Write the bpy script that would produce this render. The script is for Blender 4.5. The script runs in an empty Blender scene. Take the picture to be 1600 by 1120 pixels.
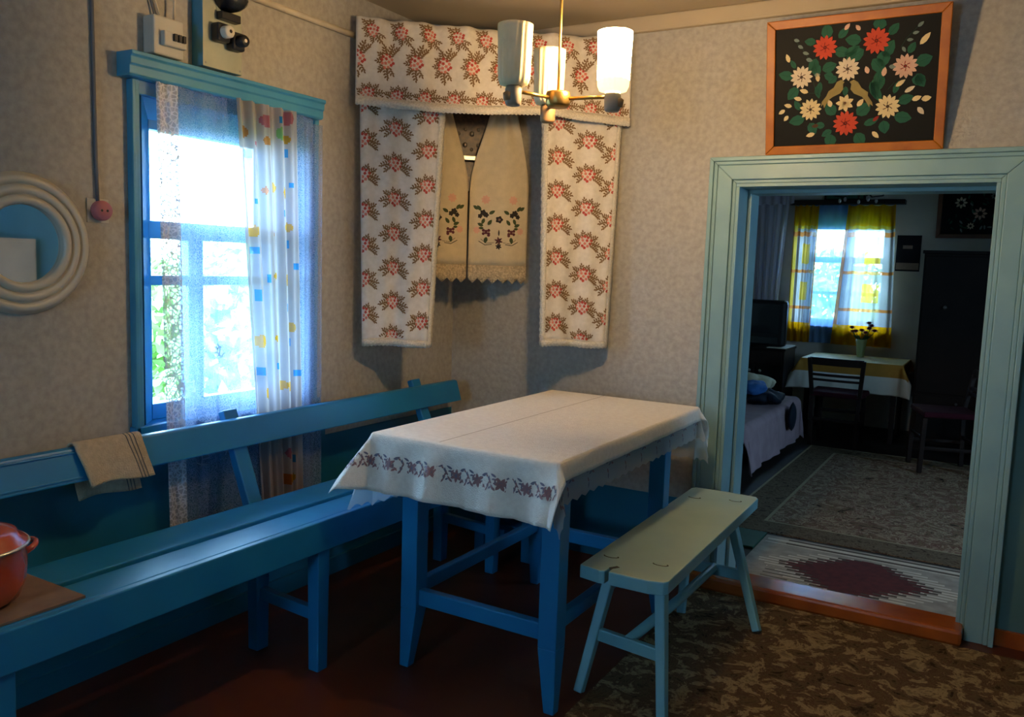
import bpy, bmesh, math, random
from mathutils import Vector, Matrix, noise
random.seed(7)
sc = bpy.context.scene
col = sc.collection
PI = math.pi
sin, cos = math.sin, math.cos

# ------------------------------------------------------------------ camera
def camera():
    yaw, pit, rol = map(math.radians, (-30.3253, -6.3253, 1.9037))
    f = Vector((cos(pit)*sin(yaw), cos(pit)*cos(yaw), sin(pit)))
    r = Vector((cos(yaw), -sin(yaw), 0)); u = r.cross(f)
    r2 = r*cos(rol) + u*sin(rol); u2 = u*cos(rol) - r*sin(rol)
    m = Matrix((r2, u2, -f)).transposed().to_4x4()
    m.translation = (0, 0, 1.33)
    cd = bpy.data.cameras.new('camera'); co = bpy.data.objects.new('camera', cd)
    cd.sensor_width = 36; cd.lens = 1317.19/1600*36; cd.clip_start = .05
    co.matrix_world = m; col.objects.link(co); sc.camera = co
camera()

# ------------------------------------------------------------------ world, exposure
w = bpy.data.worlds.new('overcast_sky'); sc.world = w; w.use_nodes = True
bg = w.node_tree.nodes['Background']
bg.inputs[0].default_value = (.42, .71, 1.0, 1); bg.inputs[1].default_value = 24.0
sc.view_settings.view_transform = 'Standard'; sc.view_settings.look = 'None'
sc.view_settings.gamma = 1; sc.view_settings.use_curve_mapping = False
sc.view_settings.exposure = 0.82
LAMP = 145.0
sc.cycles.use_denoising = True
sc.cycles.sample_clamp_indirect = 4
sc.cycles.max_bounces = 8; sc.cycles.diffuse_bounces = 5; sc.cycles.transparent_max_bounces = 16
sc.cycles.caustics_reflective = False; sc.cycles.caustics_refractive = False

def portal(name, loc, direction, sx, sy):
    l = bpy.data.lights.new(name, 'AREA'); l.shape = 'RECTANGLE'; l.size = sx; l.size_y = sy
    l.cycles.is_portal = True
    o = bpy.data.objects.new(name, l); o.location = loc
    o.rotation_euler = Vector(direction).to_track_quat('-Z', 'Y').to_euler(); col.objects.link(o)
portal('window_portal', (-2.66, 2.125, 1.3), (1, 0, 0), 1.2, .8)
portal('window_portal', (-2.66, -.5, 1.32), (1, 0, 0), 1.2, 1.0)  # sky portal of the added left-wall window
portal('window_portal', (-1.2, -2.16, 1.35), (0, 1, 0), .9, .6)  # sky portal of the added window behind the camera
portal('window_portal', (-1.36, 8.6, 1.34), (0, -1, 0), 1.1, .9)
portal('window_portal', (1.95, 5.1, 1.4), (-1, 0, 0), .9, .7)  # sky portal of the added far-room side window

# ------------------------------------------------------------------ materials
def rgb(h):
    h = h.lstrip('#'); v = [int(h[i:i+2], 16)/255 for i in (0, 2, 4)]
    return tuple(x/12.92 if x <= .04045 else ((x+.055)/1.055)**2.4 for x in v)
MATS = {}
def mat(name, c, rough=.5, var=.12, scale=9, bump=0, bscale=60, metal=0, spec=.4, c2=None, detail=4, sheen=0, coat=0):
    if isinstance(c, str): c = rgb(c)
    if c2 is None: c2 = tuple(min(1, x*(1+var)) for x in c); c = tuple(x*(1-var) for x in c)
    elif isinstance(c2, str): c2 = rgb(c2)
    m = bpy.data.materials.new(name); m.use_nodes = True; nt = m.node_tree; N = nt.nodes; L = nt.links
    b = N['Principled BSDF']
    b.inputs['Roughness'].default_value = rough; b.inputs['Metallic'].default_value = metal
    b.inputs['Specular IOR Level'].default_value = spec
    b.inputs['Sheen Weight'].default_value = sheen; b.inputs['Coat Weight'].default_value = coat
    tc = N.new('ShaderNodeTexCoord'); nz = N.new('ShaderNodeTexNoise')
    nz.inputs['Scale'].default_value = scale; nz.inputs['Detail'].default_value = detail
    L.new(tc.outputs['Object'], nz.inputs['Vector'])
    rp = N.new('ShaderNodeValToRGB'); rp.color_ramp.elements[0].position = .32; rp.color_ramp.elements[1].position = .68
    rp.color_ramp.elements[0].color = (*c, 1); rp.color_ramp.elements[1].color = (*c2, 1)
    L.new(nz.outputs['Fac'], rp.inputs['Fac']); L.new(rp.outputs['Color'], b.inputs['Base Color'])
    if bump:
        n2 = N.new('ShaderNodeTexNoise'); n2.inputs['Scale'].default_value = bscale; n2.inputs['Detail'].default_value = 3
        L.new(tc.outputs['Object'], n2.inputs['Vector'])
        bp = N.new('ShaderNodeBump'); bp.inputs['Strength'].default_value = bump; bp.inputs['Distance'].default_value = .01
        L.new(n2.outputs['Fac'], bp.inputs['Height']); L.new(bp.outputs['Normal'], b.inputs['Normal'])
    MATS[name] = m; return m
def flat(name, c, rough=.7): return mat(name, c, rough, var=.06, scale=40, spec=.2)

def sheer(name, c, alpha, scale=0, lo=.1, hi=.9, kind='noise', trans=.55, rnd=1.0):
    """thin cloth: transparent weave holes mixed with diffuse + translucent threads"""
    if isinstance(c, str): c = rgb(c)
    m = bpy.data.materials.new(name); m.use_nodes = True; nt = m.node_tree; N = nt.nodes; L = nt.links
    N.remove(N['Principled BSDF']); out = N['Material Output']
    d = N.new('ShaderNodeBsdfDiffuse'); t = N.new('ShaderNodeBsdfTranslucent'); tr = N.new('ShaderNodeBsdfTransparent')
    d.inputs[0].default_value = (*c, 1); t.inputs[0].default_value = (*c, 1)
    m1 = N.new('ShaderNodeMixShader'); m1.inputs[0].default_value = trans
    L.new(d.outputs[0], m1.inputs[1]); L.new(t.outputs[0], m1.inputs[2])
    m2 = N.new('ShaderNodeMixShader'); L.new(tr.outputs[0], m2.inputs[1]); L.new(m1.outputs[0], m2.inputs[2])
    m2.inputs[0].default_value = alpha
    if scale:
        tc = N.new('ShaderNodeTexCoord')
        if kind == 'voronoi':
            x = N.new('ShaderNodeTexVoronoi'); x.feature = 'DISTANCE_TO_EDGE'; x.inputs['Randomness'].default_value = rnd
            o = x.outputs['Distance']; p0, p1, v0, v1 = .04, .16, hi, lo
        else:
            x = N.new('ShaderNodeTexNoise'); x.inputs['Detail'].default_value = 2; o = x.outputs['Fac']; p0, p1, v0, v1 = .42, .58, lo, hi
        x.inputs['Scale'].default_value = scale; L.new(tc.outputs['Object'], x.inputs['Vector'])
        rp = N.new('ShaderNodeMapRange'); rp.inputs[1].default_value = p0; rp.inputs[2].default_value = p1
        rp.inputs[3].default_value = v0; rp.inputs[4].default_value = v1
        L.new(o, rp.inputs[0]); L.new(rp.outputs[0], m2.inputs[0])
    L.new(m2.outputs[0], out.inputs['Surface']); MATS[name] = m; return m

def glass_mat(name, tint=(.95, .98, 1)):
    m = bpy.data.materials.new(name); m.use_nodes = True; nt = m.node_tree; N = nt.nodes; L = nt.links
    N.remove(N['Principled BSDF']); out = N['Material Output']
    tr = N.new('ShaderNodeBsdfTransparent'); tr.inputs[0].default_value = (*tint, 1)
    g = N.new('ShaderNodeBsdfGlossy'); g.inputs['Roughness'].default_value = .03
    fr = N.new('ShaderNodeFresnel'); fr.inputs['IOR'].default_value = 1.25
    mx = N.new('ShaderNodeMixShader'); L.new(fr.outputs[0], mx.inputs[0]); L.new(tr.outputs[0], mx.inputs[1]); L.new(g.outputs[0], mx.inputs[2])
    L.new(mx.outputs[0], out.inputs['Surface']); MATS[name] = m; return m
def emit(name, c, s):
    m = bpy.data.materials.new(name); m.use_nodes = True; b = m.node_tree.nodes['Principled BSDF']
    b.inputs['Base Color'].default_value = (.8, .75, .65, 1)
    b.inputs['Emission Color'].default_value = (*c, 1); b.inputs['Emission Strength'].default_value = s; MATS[name] = m

def rug_mat(name, cols, scale, warp=1.5):
    """woven pile with a busy floral ornament"""
    m = bpy.data.materials.new(name); m.use_nodes = True; nt = m.node_tree; N = nt.nodes; L = nt.links
    b = N['Principled BSDF']; b.inputs['Roughness'].default_value = .95; b.inputs['Specular IOR Level'].default_value = .1
    tc = N.new('ShaderNodeTexCoord'); nz = N.new('ShaderNodeTexNoise'); nz.inputs['Scale'].default_value = scale
    nz.inputs['Detail'].default_value = 6; nz.inputs['Roughness'].default_value = .7; nz.inputs['Distortion'].default_value = warp
    L.new(tc.outputs['Object'], nz.inputs['Vector'])
    rp = N.new('ShaderNodeValToRGB'); rp.color_ramp.interpolation = 'LINEAR'
    el = rp.color_ramp.elements
    ps = [.36 + .28*i/(len(cols)-1) for i in range(len(cols))]
    el[0].position = ps[0]; el[1].position = ps[-1]
    for i in range(1, len(cols)-1): el.new(ps[i])
    for i, c in enumerate(cols): el[i].color = (*rgb(c), 1)
    L.new(nz.outputs['Fac'], rp.inputs['Fac']); L.new(rp.outputs['Color'], b.inputs['Base Color'])
    n2 = N.new('ShaderNodeTexNoise'); n2.inputs['Scale'].default_value = 220; L.new(tc.outputs['Object'], n2.inputs['Vector'])
    bp = N.new('ShaderNodeBump'); bp.inputs['Strength'].default_value = .5; bp.inputs['Distance'].default_value = .004
    L.new(n2.outputs['Fac'], bp.inputs['Height']); L.new(bp.outputs['Normal'], b.inputs['Normal'])
    MATS[name] = m

mat('wallpaper', '#a09b93', .85, c2='#b1aca3', scale=48, bump=.3, bscale=42, spec=.15, detail=6)
mat('ceiling_paint', '#b3a48c', .8, var=.05, scale=3, spec=.1)
mat('whitewash', '#b9b2a6', .8, var=.08, scale=4)
mat('blue_paint', '#126fa6', .38, c2='#1b7aae', scale=5, bump=.05, bscale=18, spec=.5)
mat('wainscot_paint', '#13607f', .45, c2='#1c6d86', scale=3, spec=.45, bump=.08, bscale=9)
mat('casing_paint', '#7699a0', .42, c2='#84a6a8', scale=5, bump=.08, bscale=14, spec=.45)
mat('kitchen_blue', '#6ba3bc', .5, var=.06, scale=3)
mat('dull_teal', '#4e6f6c', .5, var=.08, scale=3)
mat('cornice_paint', '#3482a8', .42, c2='#448fae', scale=6, spec=.45)
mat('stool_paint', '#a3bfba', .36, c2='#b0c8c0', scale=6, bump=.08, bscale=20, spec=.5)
mat('stool_side_tone', '#68a2b2', .42, c2='#78aeb8', scale=6, bump=.08, bscale=20, spec=.5)  # seat edges, legs and stretchers get a darker, bluer tone than the seat top
mat('chipped_wood', '#4c4a3c', .8)
mat('floor_paint', '#47200f', .45, c2='#5a2a14', scale=3, bump=.1, bscale=6, spec=.4)
mat('threshold_varnish', '#8a4118', .22, c2='#a9571f', scale=7, spec=.6, coat=.4)
mat('far_floor_paint', '#1d1715', .6, c2='#27201c', scale=4)
rug_mat('floor_carpet', ['#30241a', '#5f4e38', '#503a2c', '#948260', '#6e5d46'], 13, .6)
rug_mat('far_carpet', ['#241714', '#7b6a52', '#5e3833', '#a09078', '#4c2f2a', '#86745c'], 9, 1.4)
rug_mat('far_carpet_border', ['#33261f', '#6e6250', '#45352b'], 18)
mat('carpet_line', '#8d8268', .9)
mat('runner_wool', '#87827a', .95, c2='#a39d93', scale=14)
mat('runner_white', '#c2bdb0', .95); mat('runner_maroon', '#471d20', .95, c2='#5b2526', scale=30); mat('runner_dark', '#4a423c', .95)
mat('linen', '#ddd8d0', .9, c2='#e6e2da', scale=60, bump=.35, bscale=260, spec=.1)
mat('cotton', '#cfc6b8', .9, c2='#dad2c5', scale=50, bump=.15, bscale=300, spec=.1)
mat('cotton_lace', '#d0c8b8', .95, var=.15, scale=160, bump=.5, bscale=180, spec=.1)
mat('towel_linen', '#c9b99a', .9, var=.06, scale=30, bump=.2, bscale=260, spec=.1)
mat('towel_lace', '#b7a68a', .95, var=.3, scale=120, bump=.6, bscale=140)
mat('terry', '#c4b298', .98, var=.1, scale=60, bump=.8, bscale=240, spec=.05)
mat('terry_white', '#b9bcc4', .98, var=.08, scale=60, bump=.8, bscale=240, spec=.05)
flat('stripe_grey', '#56575a')
flat('print_red', '#b8483c'); flat('print_pink', '#cf7b6a'); flat('print_leaf', '#7c6040')
flat('print_mauve', '#8b6b6e'); flat('print_ink', '#6d6b7c')
flat('thread_black', '#2e2a26'); flat('thread_green', '#3f4a2c'); flat('thread_pink', '#d0a08a'); flat('thread_wine', '#5a2f34')
flat('crease_shade', '#a89c8e')
mat('frame_wood', '#9a5408', .4, c2='#ad660e', scale=12, spec=.3)
mat('dark_frame_wood', '#5d3015', .5, c2='#70401d', scale=10)
mat('canvas_black', '#0b0b0a', .6, c2='#11110e', scale=4, spec=.15)
flat('petal_red', '#b8442e'); flat('petal_red_dark', '#7c2118'); flat('petal_white', '#cfbfa6'); flat('petal_pink', '#c9a38f'); flat('petal_cream', '#d1bd90')
flat('paint_leaf', '#1f5240'); flat('paint_leaf_dark', '#15392d'); flat('paint_bird', '#8a7a4a'); flat('paint_grey', '#6c7c78'); flat('paint_brown', '#4a3020')
mat('brass', '#b08a4c', .35, metal=.9, var=.08); mat('lamp_wood', '#8a6a48', .5); mat('lamp_grey', '#8c7f70', .5)
mat('shade_glass', '#e0cca6', .6, var=.05, scale=20, spec=.2)
emit('lit_glass', (1, .66, .31), LAMP); emit('lit_glass_base', (1, .74, .30), 1.3)
mat('enamel_red', '#a8422f', .2, c2='#b34c38', scale=4, spec=.6, coat=.5); mat('enamel_rim', '#c9c4bc', .25, metal=.6)
mat('hardboard', '#6d5646', .7, c2='#7d6654', scale=18)
mat('plastic_cream', '#c9c0ae', .3, var=.03, spec=.5); mat('box_grey', '#b9b6ac', .5, var=.03); mat('bakelite', '#171a22', .35, spec=.5); mat('ceramic', '#d6cfbe', .3)
mat('socket_pink', '#a8646a', .5); mat('cable_grey', '#5d6068', .6); mat('cable_white', '#c2b7a4', .6); mat('panel_face', '#a9ab95', .5)
mat('steel', '#9a9a98', .3, metal=.9)
mat('icon_dark', '#2c1d12', .45, c2='#5a4128', scale=60, spec=.5); mat('icon_silver', '#8d8678', .3, metal=.8)
sheer('lace_net', '#b6c6e6', .46, 300, .34, .56, 'noise'); sheer('lace_dense', '#cfd0d8', .8, 70, .55, 1.0, 'voronoi', trans=.05)
sheer('lace_motif', '#aab2c6', .8, 38, .15, .9, 'voronoi'); sheer('curtain_cotton', '#b0a49e', .92, trans=.42)
for n, c in (('dot_yellow', '#b8841f'), ('dot_blue', '#2f7cae'), ('dot_orange', '#b06a30'), ('dot_pink', '#b0646c'), ('dot_green', '#7ea45c')):
    sheer(n, c, .93, trans=.6)
sheer('far_net', '#6f92bc', .84, trans=.45); sheer('cellophane_cloth', '#d2d6d8', .55, trans=.4); sheer('tulle_white', '#c9c4d2', .7, trans=.5)
sheer('curtain_yellow', '#cf8c06', .95, trans=.6); sheer('curtain_white', '#989694', .95, trans=.6); sheer('curtain_pale', '#b8963a', .95, trans=.6); sheer('curtain_orange', '#b46c34', .93, trans=.6)
glass_mat('window_glass'); glass_mat('vessel_glass', (.8, .95, .75))
m = mat('mirror_glass', '#e6ecee', .02, metal=1, var=.0)
mat('dark_wood', '#191210', .55, c2='#241914', scale=10, spec=.2); mat('wardrobe_wood', '#120d0b', .6, c2='#1b1310', scale=8, spec=.15)
mat('maroon_seat', '#33101a', .9, spec=.1); mat('tv_black', '#121316', .4, spec=.4); mat('tv_screen', '#1b2224', .15, spec=.6, var=.02)
mat('bed_blanket', '#8f7880', .95, c2='#a08890', scale=8, bump=.3, bscale=40); mat('bed_side', '#4d3c40', .9)
flat('cloth_blue', '#2f5f9c'); flat('cloth_navy', '#161f2c'); flat('cloth_cream', '#b9b49a')
mat('table2_cloth', '#cfcabf', .8, var=.04); mat('table2_band', '#a8762a', .8); mat('table2_top', '#d6c58e', .5)
mat('vase_glass', '#c5d39a', .2, spec=.6); mat('aster', '#6a1830', .8, c2='#8a2a44', scale=60); mat('stem_green', '#3e5a2c', .7)
mat('dark_green', '#1d4a38', .6); flat('calendar_dark', '#15131a'); flat('calendar_light', '#8a7668')  # deep green of the mat and picture, one even colour
mat('grass', '#4a6a2a', .9, c2='#6a8a3c', scale=6); mat('bush_leaf', '#6f8f4f', .8, c2='#a8bd84', scale=3); mat('bark', '#4a3a2a', .9)
mat('outer_wall', '#6a5a4a', .9)

# ------------------------------------------------------------------ mesh helpers
class MB:
    def __init__(s): s.v = []; s.f = []; s.mi = []; s.smooth = []
    def add(s, vs, fs, mi=0, sm=False):
        o = len(s.v); s.v += [Vector(x) for x in vs]
        for f in fs: s.f.append([i+o for i in f]); s.mi.append(mi); s.smooth.append(sm)
        return s
    def box(s, a, b, mi=0):
        (x0, y0, z0), (x1, y1, z1) = a, b
        vs = [(x, y, z) for z in (z0, z1) for y in (y0, y1) for x in (x0, x1)]
        return s.add(vs, [(0, 2, 3, 1), (4, 5, 7, 6), (0, 1, 5, 4), (2, 6, 7, 3), (0, 4, 6, 2), (1, 3, 7, 5)], mi)
    def hexa(s, lo, hi, mi=0):
        """two quads (4 points each, same winding) joined"""
        return s.add(list(lo)+list(hi), [(3, 2, 1, 0), (4, 5, 6, 7), (0, 1, 5, 4), (1, 2, 6, 5), (2, 3, 7, 6), (3, 0, 4, 7)], mi)
    def bar(s, p, q, wx, wy, wx2=None, wy2=None, side=(1, 0, 0), mi=0):
        p, q = Vector(p), Vector(q); d = (q-p).normalized(); sd = Vector(side); sd = (sd - d*sd.dot(d)).normalized(); up = d.cross(sd)
        wx2 = wx if wx2 is None else wx2; wy2 = wy if wy2 is None else wy2
        def ring(c, a, b): return [c-sd*a/2-up*b/2, c+sd*a/2-up*b/2, c+sd*a/2+up*b/2, c-sd*a/2+up*b/2]
        return s.hexa(ring(p, wx, wy), ring(q, wx2, wy2), mi)
    def tube(s, pts, r, n=8, mi=0, cap=True):
        pts = [Vector(p) for p in pts]; o = len(s.v); R = r if isinstance(r, (list, tuple)) else [r]*len(pts)
        vs = []; prev = None
        for i, p in enumerate(pts):
            d = (pts[min(i+1, len(pts)-1)] - pts[max(i-1, 0)]).normalized()
            a = Vector((0, 0, 1)) if abs(d.z) < .9 else Vector((1, 0, 0))
            if prev is not None: a = prev
            a = (a - d*a.dot(d)).normalized(); prev = a; b = d.cross(a)
            vs += [p + (a*cos(2*PI*k/n) + b*sin(2*PI*k/n))*R[i] for k in range(n)]
        fs = [(i*n+k, i*n+(k+1) % n, (i+1)*n+(k+1) % n, (i+1)*n+k) for i in range(len(pts)-1) for k in range(n)]
        if cap: fs += [tuple(range(n-1, -1, -1)), tuple((len(pts)-1)*n+k for k in range(n))]
        return s.add(vs, fs, mi, True)
    def lathe(s, prof, c=(0, 0, 0), n=32, axis='z', mi=0, closed=False):
        c = Vector(c); vs = []
        for r, h in prof:
            for k in range(n):
                a = 2*PI*k/n
                p = {'z': (r*cos(a), r*sin(a), h), 'x': (h, r*cos(a), r*sin(a)), 'y': (r*sin(a), h, r*cos(a))}[axis]
                vs.append(c+Vector(p))
        m = len(prof); fs = []
        for i in range(m if closed else m-1):
            j = (i+1) % m
            fs += [(i*n+k, i*n+(k+1) % n, j*n+(k+1) % n, j*n+k) for k in range(n)]
        return s.add(vs, fs, mi, True)
    def grid(s, fn, nu, nv, mi=0, sm=True):
        vs = [fn(i/nu, j/nv) for j in range(nv+1) for i in range(nu+1)]
        fs = [(j*(nu+1)+i, j*(nu+1)+i+1, (j+1)*(nu+1)+i+1, (j+1)*(nu+1)+i) for j in range(nv) for i in range(nu)]
        return s.add(vs, fs, mi, sm)
    def prism(s, poly, fn0, fn1, mi=0):
        n = len(poly); vs = [fn0(*p) for p in poly] + [fn1(*p) for p in poly]
        return s.add(vs, [tuple(range(n-1, -1, -1)), tuple(range(n, 2*n))] + [(k, (k+1) % n, n+(k+1) % n, n+k) for k in range(n)], mi)
    def blob(s, c, r, sc3=(1, 1, 1), n=10, jit=0, mi=0):
        c = Vector(c); vs = []
        for j in range(n//2+1):
            t = PI*j/(n//2)
            for k in range(n):
                a = 2*PI*k/n; q = 1+random.uniform(-jit, jit)
                vs.append(c+Vector((r*sc3[0]*sin(t)*cos(a)*q, r*sc3[1]*sin(t)*sin(a)*q, r*sc3[2]*cos(t)*q)))
        fs = [(j*n+k, (j+1)*n+k, (j+1)*n+(k+1) % n, j*n+(k+1) % n) for j in range(n//2) for k in range(n)]
        return s.add(vs, fs, mi, True)
    def build(s, name, mats, parent=None, bevel=0, solid=0, sub=0, loc=None):
        if isinstance(mats, str): mats = [mats]
        root = parent
        while root is not None and root.parent is not None: root = root.parent
        if loc is None:
            if root is None:
                xs = [v.x for v in s.v]; ys = [v.y for v in s.v]; zs = [v.z for v in s.v]
                loc = Vector(((min(xs)+max(xs))/2, (min(ys)+max(ys))/2, min(zs)))
            else: loc = Vector(root.location)
        loc = Vector(loc)
        me = bpy.data.meshes.new(name); me.from_pydata([v-loc for v in s.v], [], s.f)
        for n_ in mats: me.materials.append(MATS[n_])
        me.polygons.foreach_set('material_index', s.mi); me.polygons.foreach_set('use_smooth', s.smooth)
        bm = bmesh.new(); bm.from_mesh(me)
        if solid == 0 and not s.open_: bmesh.ops.recalc_face_normals(bm, faces=bm.faces)
        bm.to_mesh(me); bm.free(); me.update()
        o = bpy.data.objects.new(name, me); col.objects.link(o)
        if parent is not None: o.parent = parent
        else: o.location = loc
        if solid:
            md = o.modifiers.new('thickness', 'SOLIDIFY'); md.thickness = solid; md.offset = 0
        if bevel:
            md = o.modifiers.new('bevel', 'BEVEL'); md.width = bevel; md.segments = 2; md.limit_method = 'ANGLE'
        if sub:
            md = o.modifiers.new('subdivision', 'SUBSURF'); md.levels = sub; md.render_levels = sub
        return o
    open_ = False
def B(a, b, mi=0): return MB().box(a, b, mi)
def tag(o, label=None, cat=None, group=None, kind=None):
    if label: o['label'] = label
    if cat: o['category'] = cat
    if group: o['group'] = group
    if kind: o['kind'] = kind
    return o
def thing(name, loc, label, cat, group=None):
    o = bpy.data.objects.new(name, None); o.location = loc; o.empty_display_size = .1; col.objects.link(o)
    return tag(o, label, cat, group)
def struct(name, loc=(0, 0, 0)):
    o = bpy.data.objects.new(name, None); o.location = loc; col.objects.link(o); return tag(o, kind='structure')

class Decal(MB):
    """flat print laid on a cloth: polygons in (u,v) metres mapped through surf, lifted by a hair"""
    open_ = True
    def __init__(s, surf, lift, lim=None): super().__init__(); s.surf = surf; s.lift = lift; s.lim = lim
    def poly(s, pts, mi=0):
        vs = []
        if s.lim and any(not (s.lim[0] < a < s.lim[1] and s.lim[2] < b < s.lim[3]) for a, b in pts): return s
        for a, b in pts:
            p = s.surf(a, b); e = .004
            n = (s.surf(a+e, b)-p).cross(s.surf(a, b+e)-p).normalized()
            vs.append(p+n*s.lift)
        return s.add(vs, [tuple(range(len(vs)))], mi)
    def leaf(s, x, y, ang, l, wd, mi=0):
        c, d = cos(ang), sin(ang); T = lambda a, b: (x+a*c-b*d, y+a*d+b*c)
        return s.poly([T(0, 0), T(l*.15, wd*.33), T(l*.4, wd/2), T(l*.7, wd*.40), T(l*.9, wd*.16), T(l, 0), T(l*.9, -wd*.16), T(l*.7, -wd*.40), T(l*.4, -wd/2), T(l*.15, -wd*.33)], mi)
    def disc(s, x, y, r, n=8, mi=0, ry=None, ph=0):
        ry = r if ry is None else ry
        return s.poly([(x+r*cos(2*PI*k/n+ph), y+ry*sin(2*PI*k/n+ph)) for k in range(n)], mi)
    def flower(s, x, y, r, n=5, mi=0, ph=0, wd=.9):
        for k in range(n): s.leaf(x, y, 2*PI*k/n+ph, r, r*wd, mi)
        return s
    def cut(s, name, mats, parent):
        if s.v: s.build(name, mats, parent)
        s.v, s.f, s.mi, s.smooth = [], [], [], []
    def line(s, pts, wd, mi=0):
        for (a, b), (c, d) in zip(pts, pts[1:]):
            l = math.hypot(c-a, d-b) or 1; nx, ny = -(d-b)/l*wd/2, (c-a)/l*wd/2
            s.poly([(a+nx, b+ny), (a-nx, b-ny), (c-nx, d-ny), (c+nx, d+ny)], mi)
        return s

# ------------------------------------------------------------------ the setting
XL, YB, ZC = -2.4, 3.5, 2.4            # left wall, door wall, ceiling of the front room
XR, YF = 1.7, -1.9
ZF = -.05                              # far room floor
YW = 8.35                              # far wall
B((XL-.25, YF-.1, -.1), (XR+.1, YB, 0)).build('floor', 'floor_paint'); 
tag(bpy.data.objects['floor'], kind='structure')
tag(B((XL-.3, YF-.1, ZC), (XR+.1, YB+.25, ZC+.1)).build('ceiling', 'ceiling_paint'), kind='structure')
def wall_with_holes(name, axis, pos, thick, r0, r1, z0, z1, holes, m):
    b = MB(); cur = r0
    def bx(a0, a1, c0, c1):
        if a1-a0 < 1e-4 or c1-c0 < 1e-4: return
        if axis == 'x': b.box((min(pos, pos+thick), a0, c0), (max(pos, pos+thick), a1, c1))
        else: b.box((a0, min(pos, pos+thick), c0), (a1, max(pos, pos+thick), c1))
    for h0, h1, c0, c1 in sorted(holes):
        bx(cur, h0, z0, z1); bx(h0, h1, z0, c0); bx(h0, h1, c1, z1); cur = h1
    bx(cur, r1, z0, z1)
    return tag(b.build(name, m), kind='structure')
W1 = (1.735, 2.475, .76, 1.83)
wall_with_holes('wall_left', 'x', XL, -.22, YF-.1, YB+.2, -.1, ZC, [W1, (-.95, -.05, .8, 1.85)], 'wallpaper')
DX0, DX1, DZ = -.996, -.058, 1.69
wall_with_holes('wall_back', 'y', YB, .2, XL, XR+.1, -.1, ZC, [(DX0, DX1, -.1, DZ)], 'wallpaper')
tag(B((XR, YF-.1, -.1), (XR+.1, YB, ZC)).build('wall_right', 'kitchen_blue'), kind='structure')
wall_with_holes('wall_front', 'y', YF, -.2, XL-.22, XR, -.1, ZC, [(-1.45, -.95, 1.0, 1.8)], 'whitewash')
# painted lower wall
tag(MB().box((XL, YF, 0), (XL+.006, 2.58, .655)).box((XL, 2.58, 0), (XL+.006, YB, .605)).build('trim_1', 'wainscot_paint'), kind='structure')
tag(MB().box((XL+.006, YB-.006, 0), (-1.1, YB, .34)).build('trim_2', 'wainscot_paint'), kind='structure')
tag(B((.055, YB-.006, 0), (.75, YB, 1.25)).build('trim_4', 'dull_teal'), kind='structure')
tag(B((.75, YB-.006, 0), (XR, YB, 2.2)).build('trim_5', 'kitchen_blue'), kind='structure')
# skirting
tag(MB().box((XL+.006, YF, 0), (XL+.02, YB-.006, .07)).build('baseboard_left', 'wainscot_paint'), kind='structure')
tag(MB().box((.055, YB-.02, 0), (XR, YB-.006, .06)).build('baseboard_back', 'threshold_varnish'), kind='structure')
# ceiling moulding on door wall
tag(MB().box((XL, YB-.03, 2.335), (XR, YB, ZC)).build('trim_3', 'ceiling_paint', bevel=.006), kind='structure')

# doorway
def doorway():
    d = struct('door_1', (-.527, YB, 0)); y0 = YB-.045
    xo0, xo1, zt = -1.105, .055, 1.795
    def board(name, quad_o, quad_i):
        # stepped casing: outer bead + inner flat
        pass
    # left, right and top casings with mitred corners, two steps each
    def casing(nm, outer, inner):
        b = MB(); (a, c), (e, g) = outer, inner   # outer edge endpoints, inner edge endpoints (x,z)
        def at(t, k): o = (a, c)[k]; i = (e, g)[k]; return (o[0]+(i[0]-o[0])*t, o[1]+(i[1]-o[1])*t)
        for t0, t1, y in ((0, .16, y0-.012), (.16, .30, y0-.004), (.30, .86, y0), (.86, 1, y0+.012)):
            p = [at(t0, 0), at(t1, 0), at(t1, 1), at(t0, 1)]
            b.prism(p, lambda x, z: (x, YB, z), lambda x, z, y=y: (x, y, z))
        b.build(nm, 'casing_paint', d, bevel=.003)
    casing('casing', ((xo0, 0), (xo0, zt)), ((DX0, 0), (DX0, DZ)))
    casing('casing', ((xo1, 0), (xo1, zt)), ((DX1, 0), (DX1, DZ)))
    casing('casing', ((xo0, zt), (xo1, zt)), ((DX0, DZ), (DX1, DZ)))
    ye = YB+.2
    B((DX0, y0+.012, -.05), (DX0+.014, ye+.02, DZ-.014)).build('jamb', 'casing_paint', d, bevel=.002)
    B((DX1-.014, y0+.012, -.05), (DX1, ye+.02, DZ-.014)).build('jamb', 'casing_paint', d, bevel=.002)
    B((DX0, y0+.012, DZ-.014), (DX1, ye+.02, DZ)).build('jamb', 'casing_paint', d, bevel=.002)
    MB().box((DX0+.014, YB+.1, ZF), (DX0+.03, ye+.02, DZ-.03)).build('door_stop', 'casing_paint', d, bevel=.002)
    MB().box((DX0+.014, YB+.1, DZ-.03), (DX1-.014, ye+.02, DZ-.014)).build('door_stop', 'casing_paint', d, bevel=.002)
    # varnished threshold beam
    b = MB(); b.box((-1.12, YB-.125, 0), (-.045, YB+.03, .06)); b.build('threshold', 'threshold_varnish', d, bevel=.012)
doorway()

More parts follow.
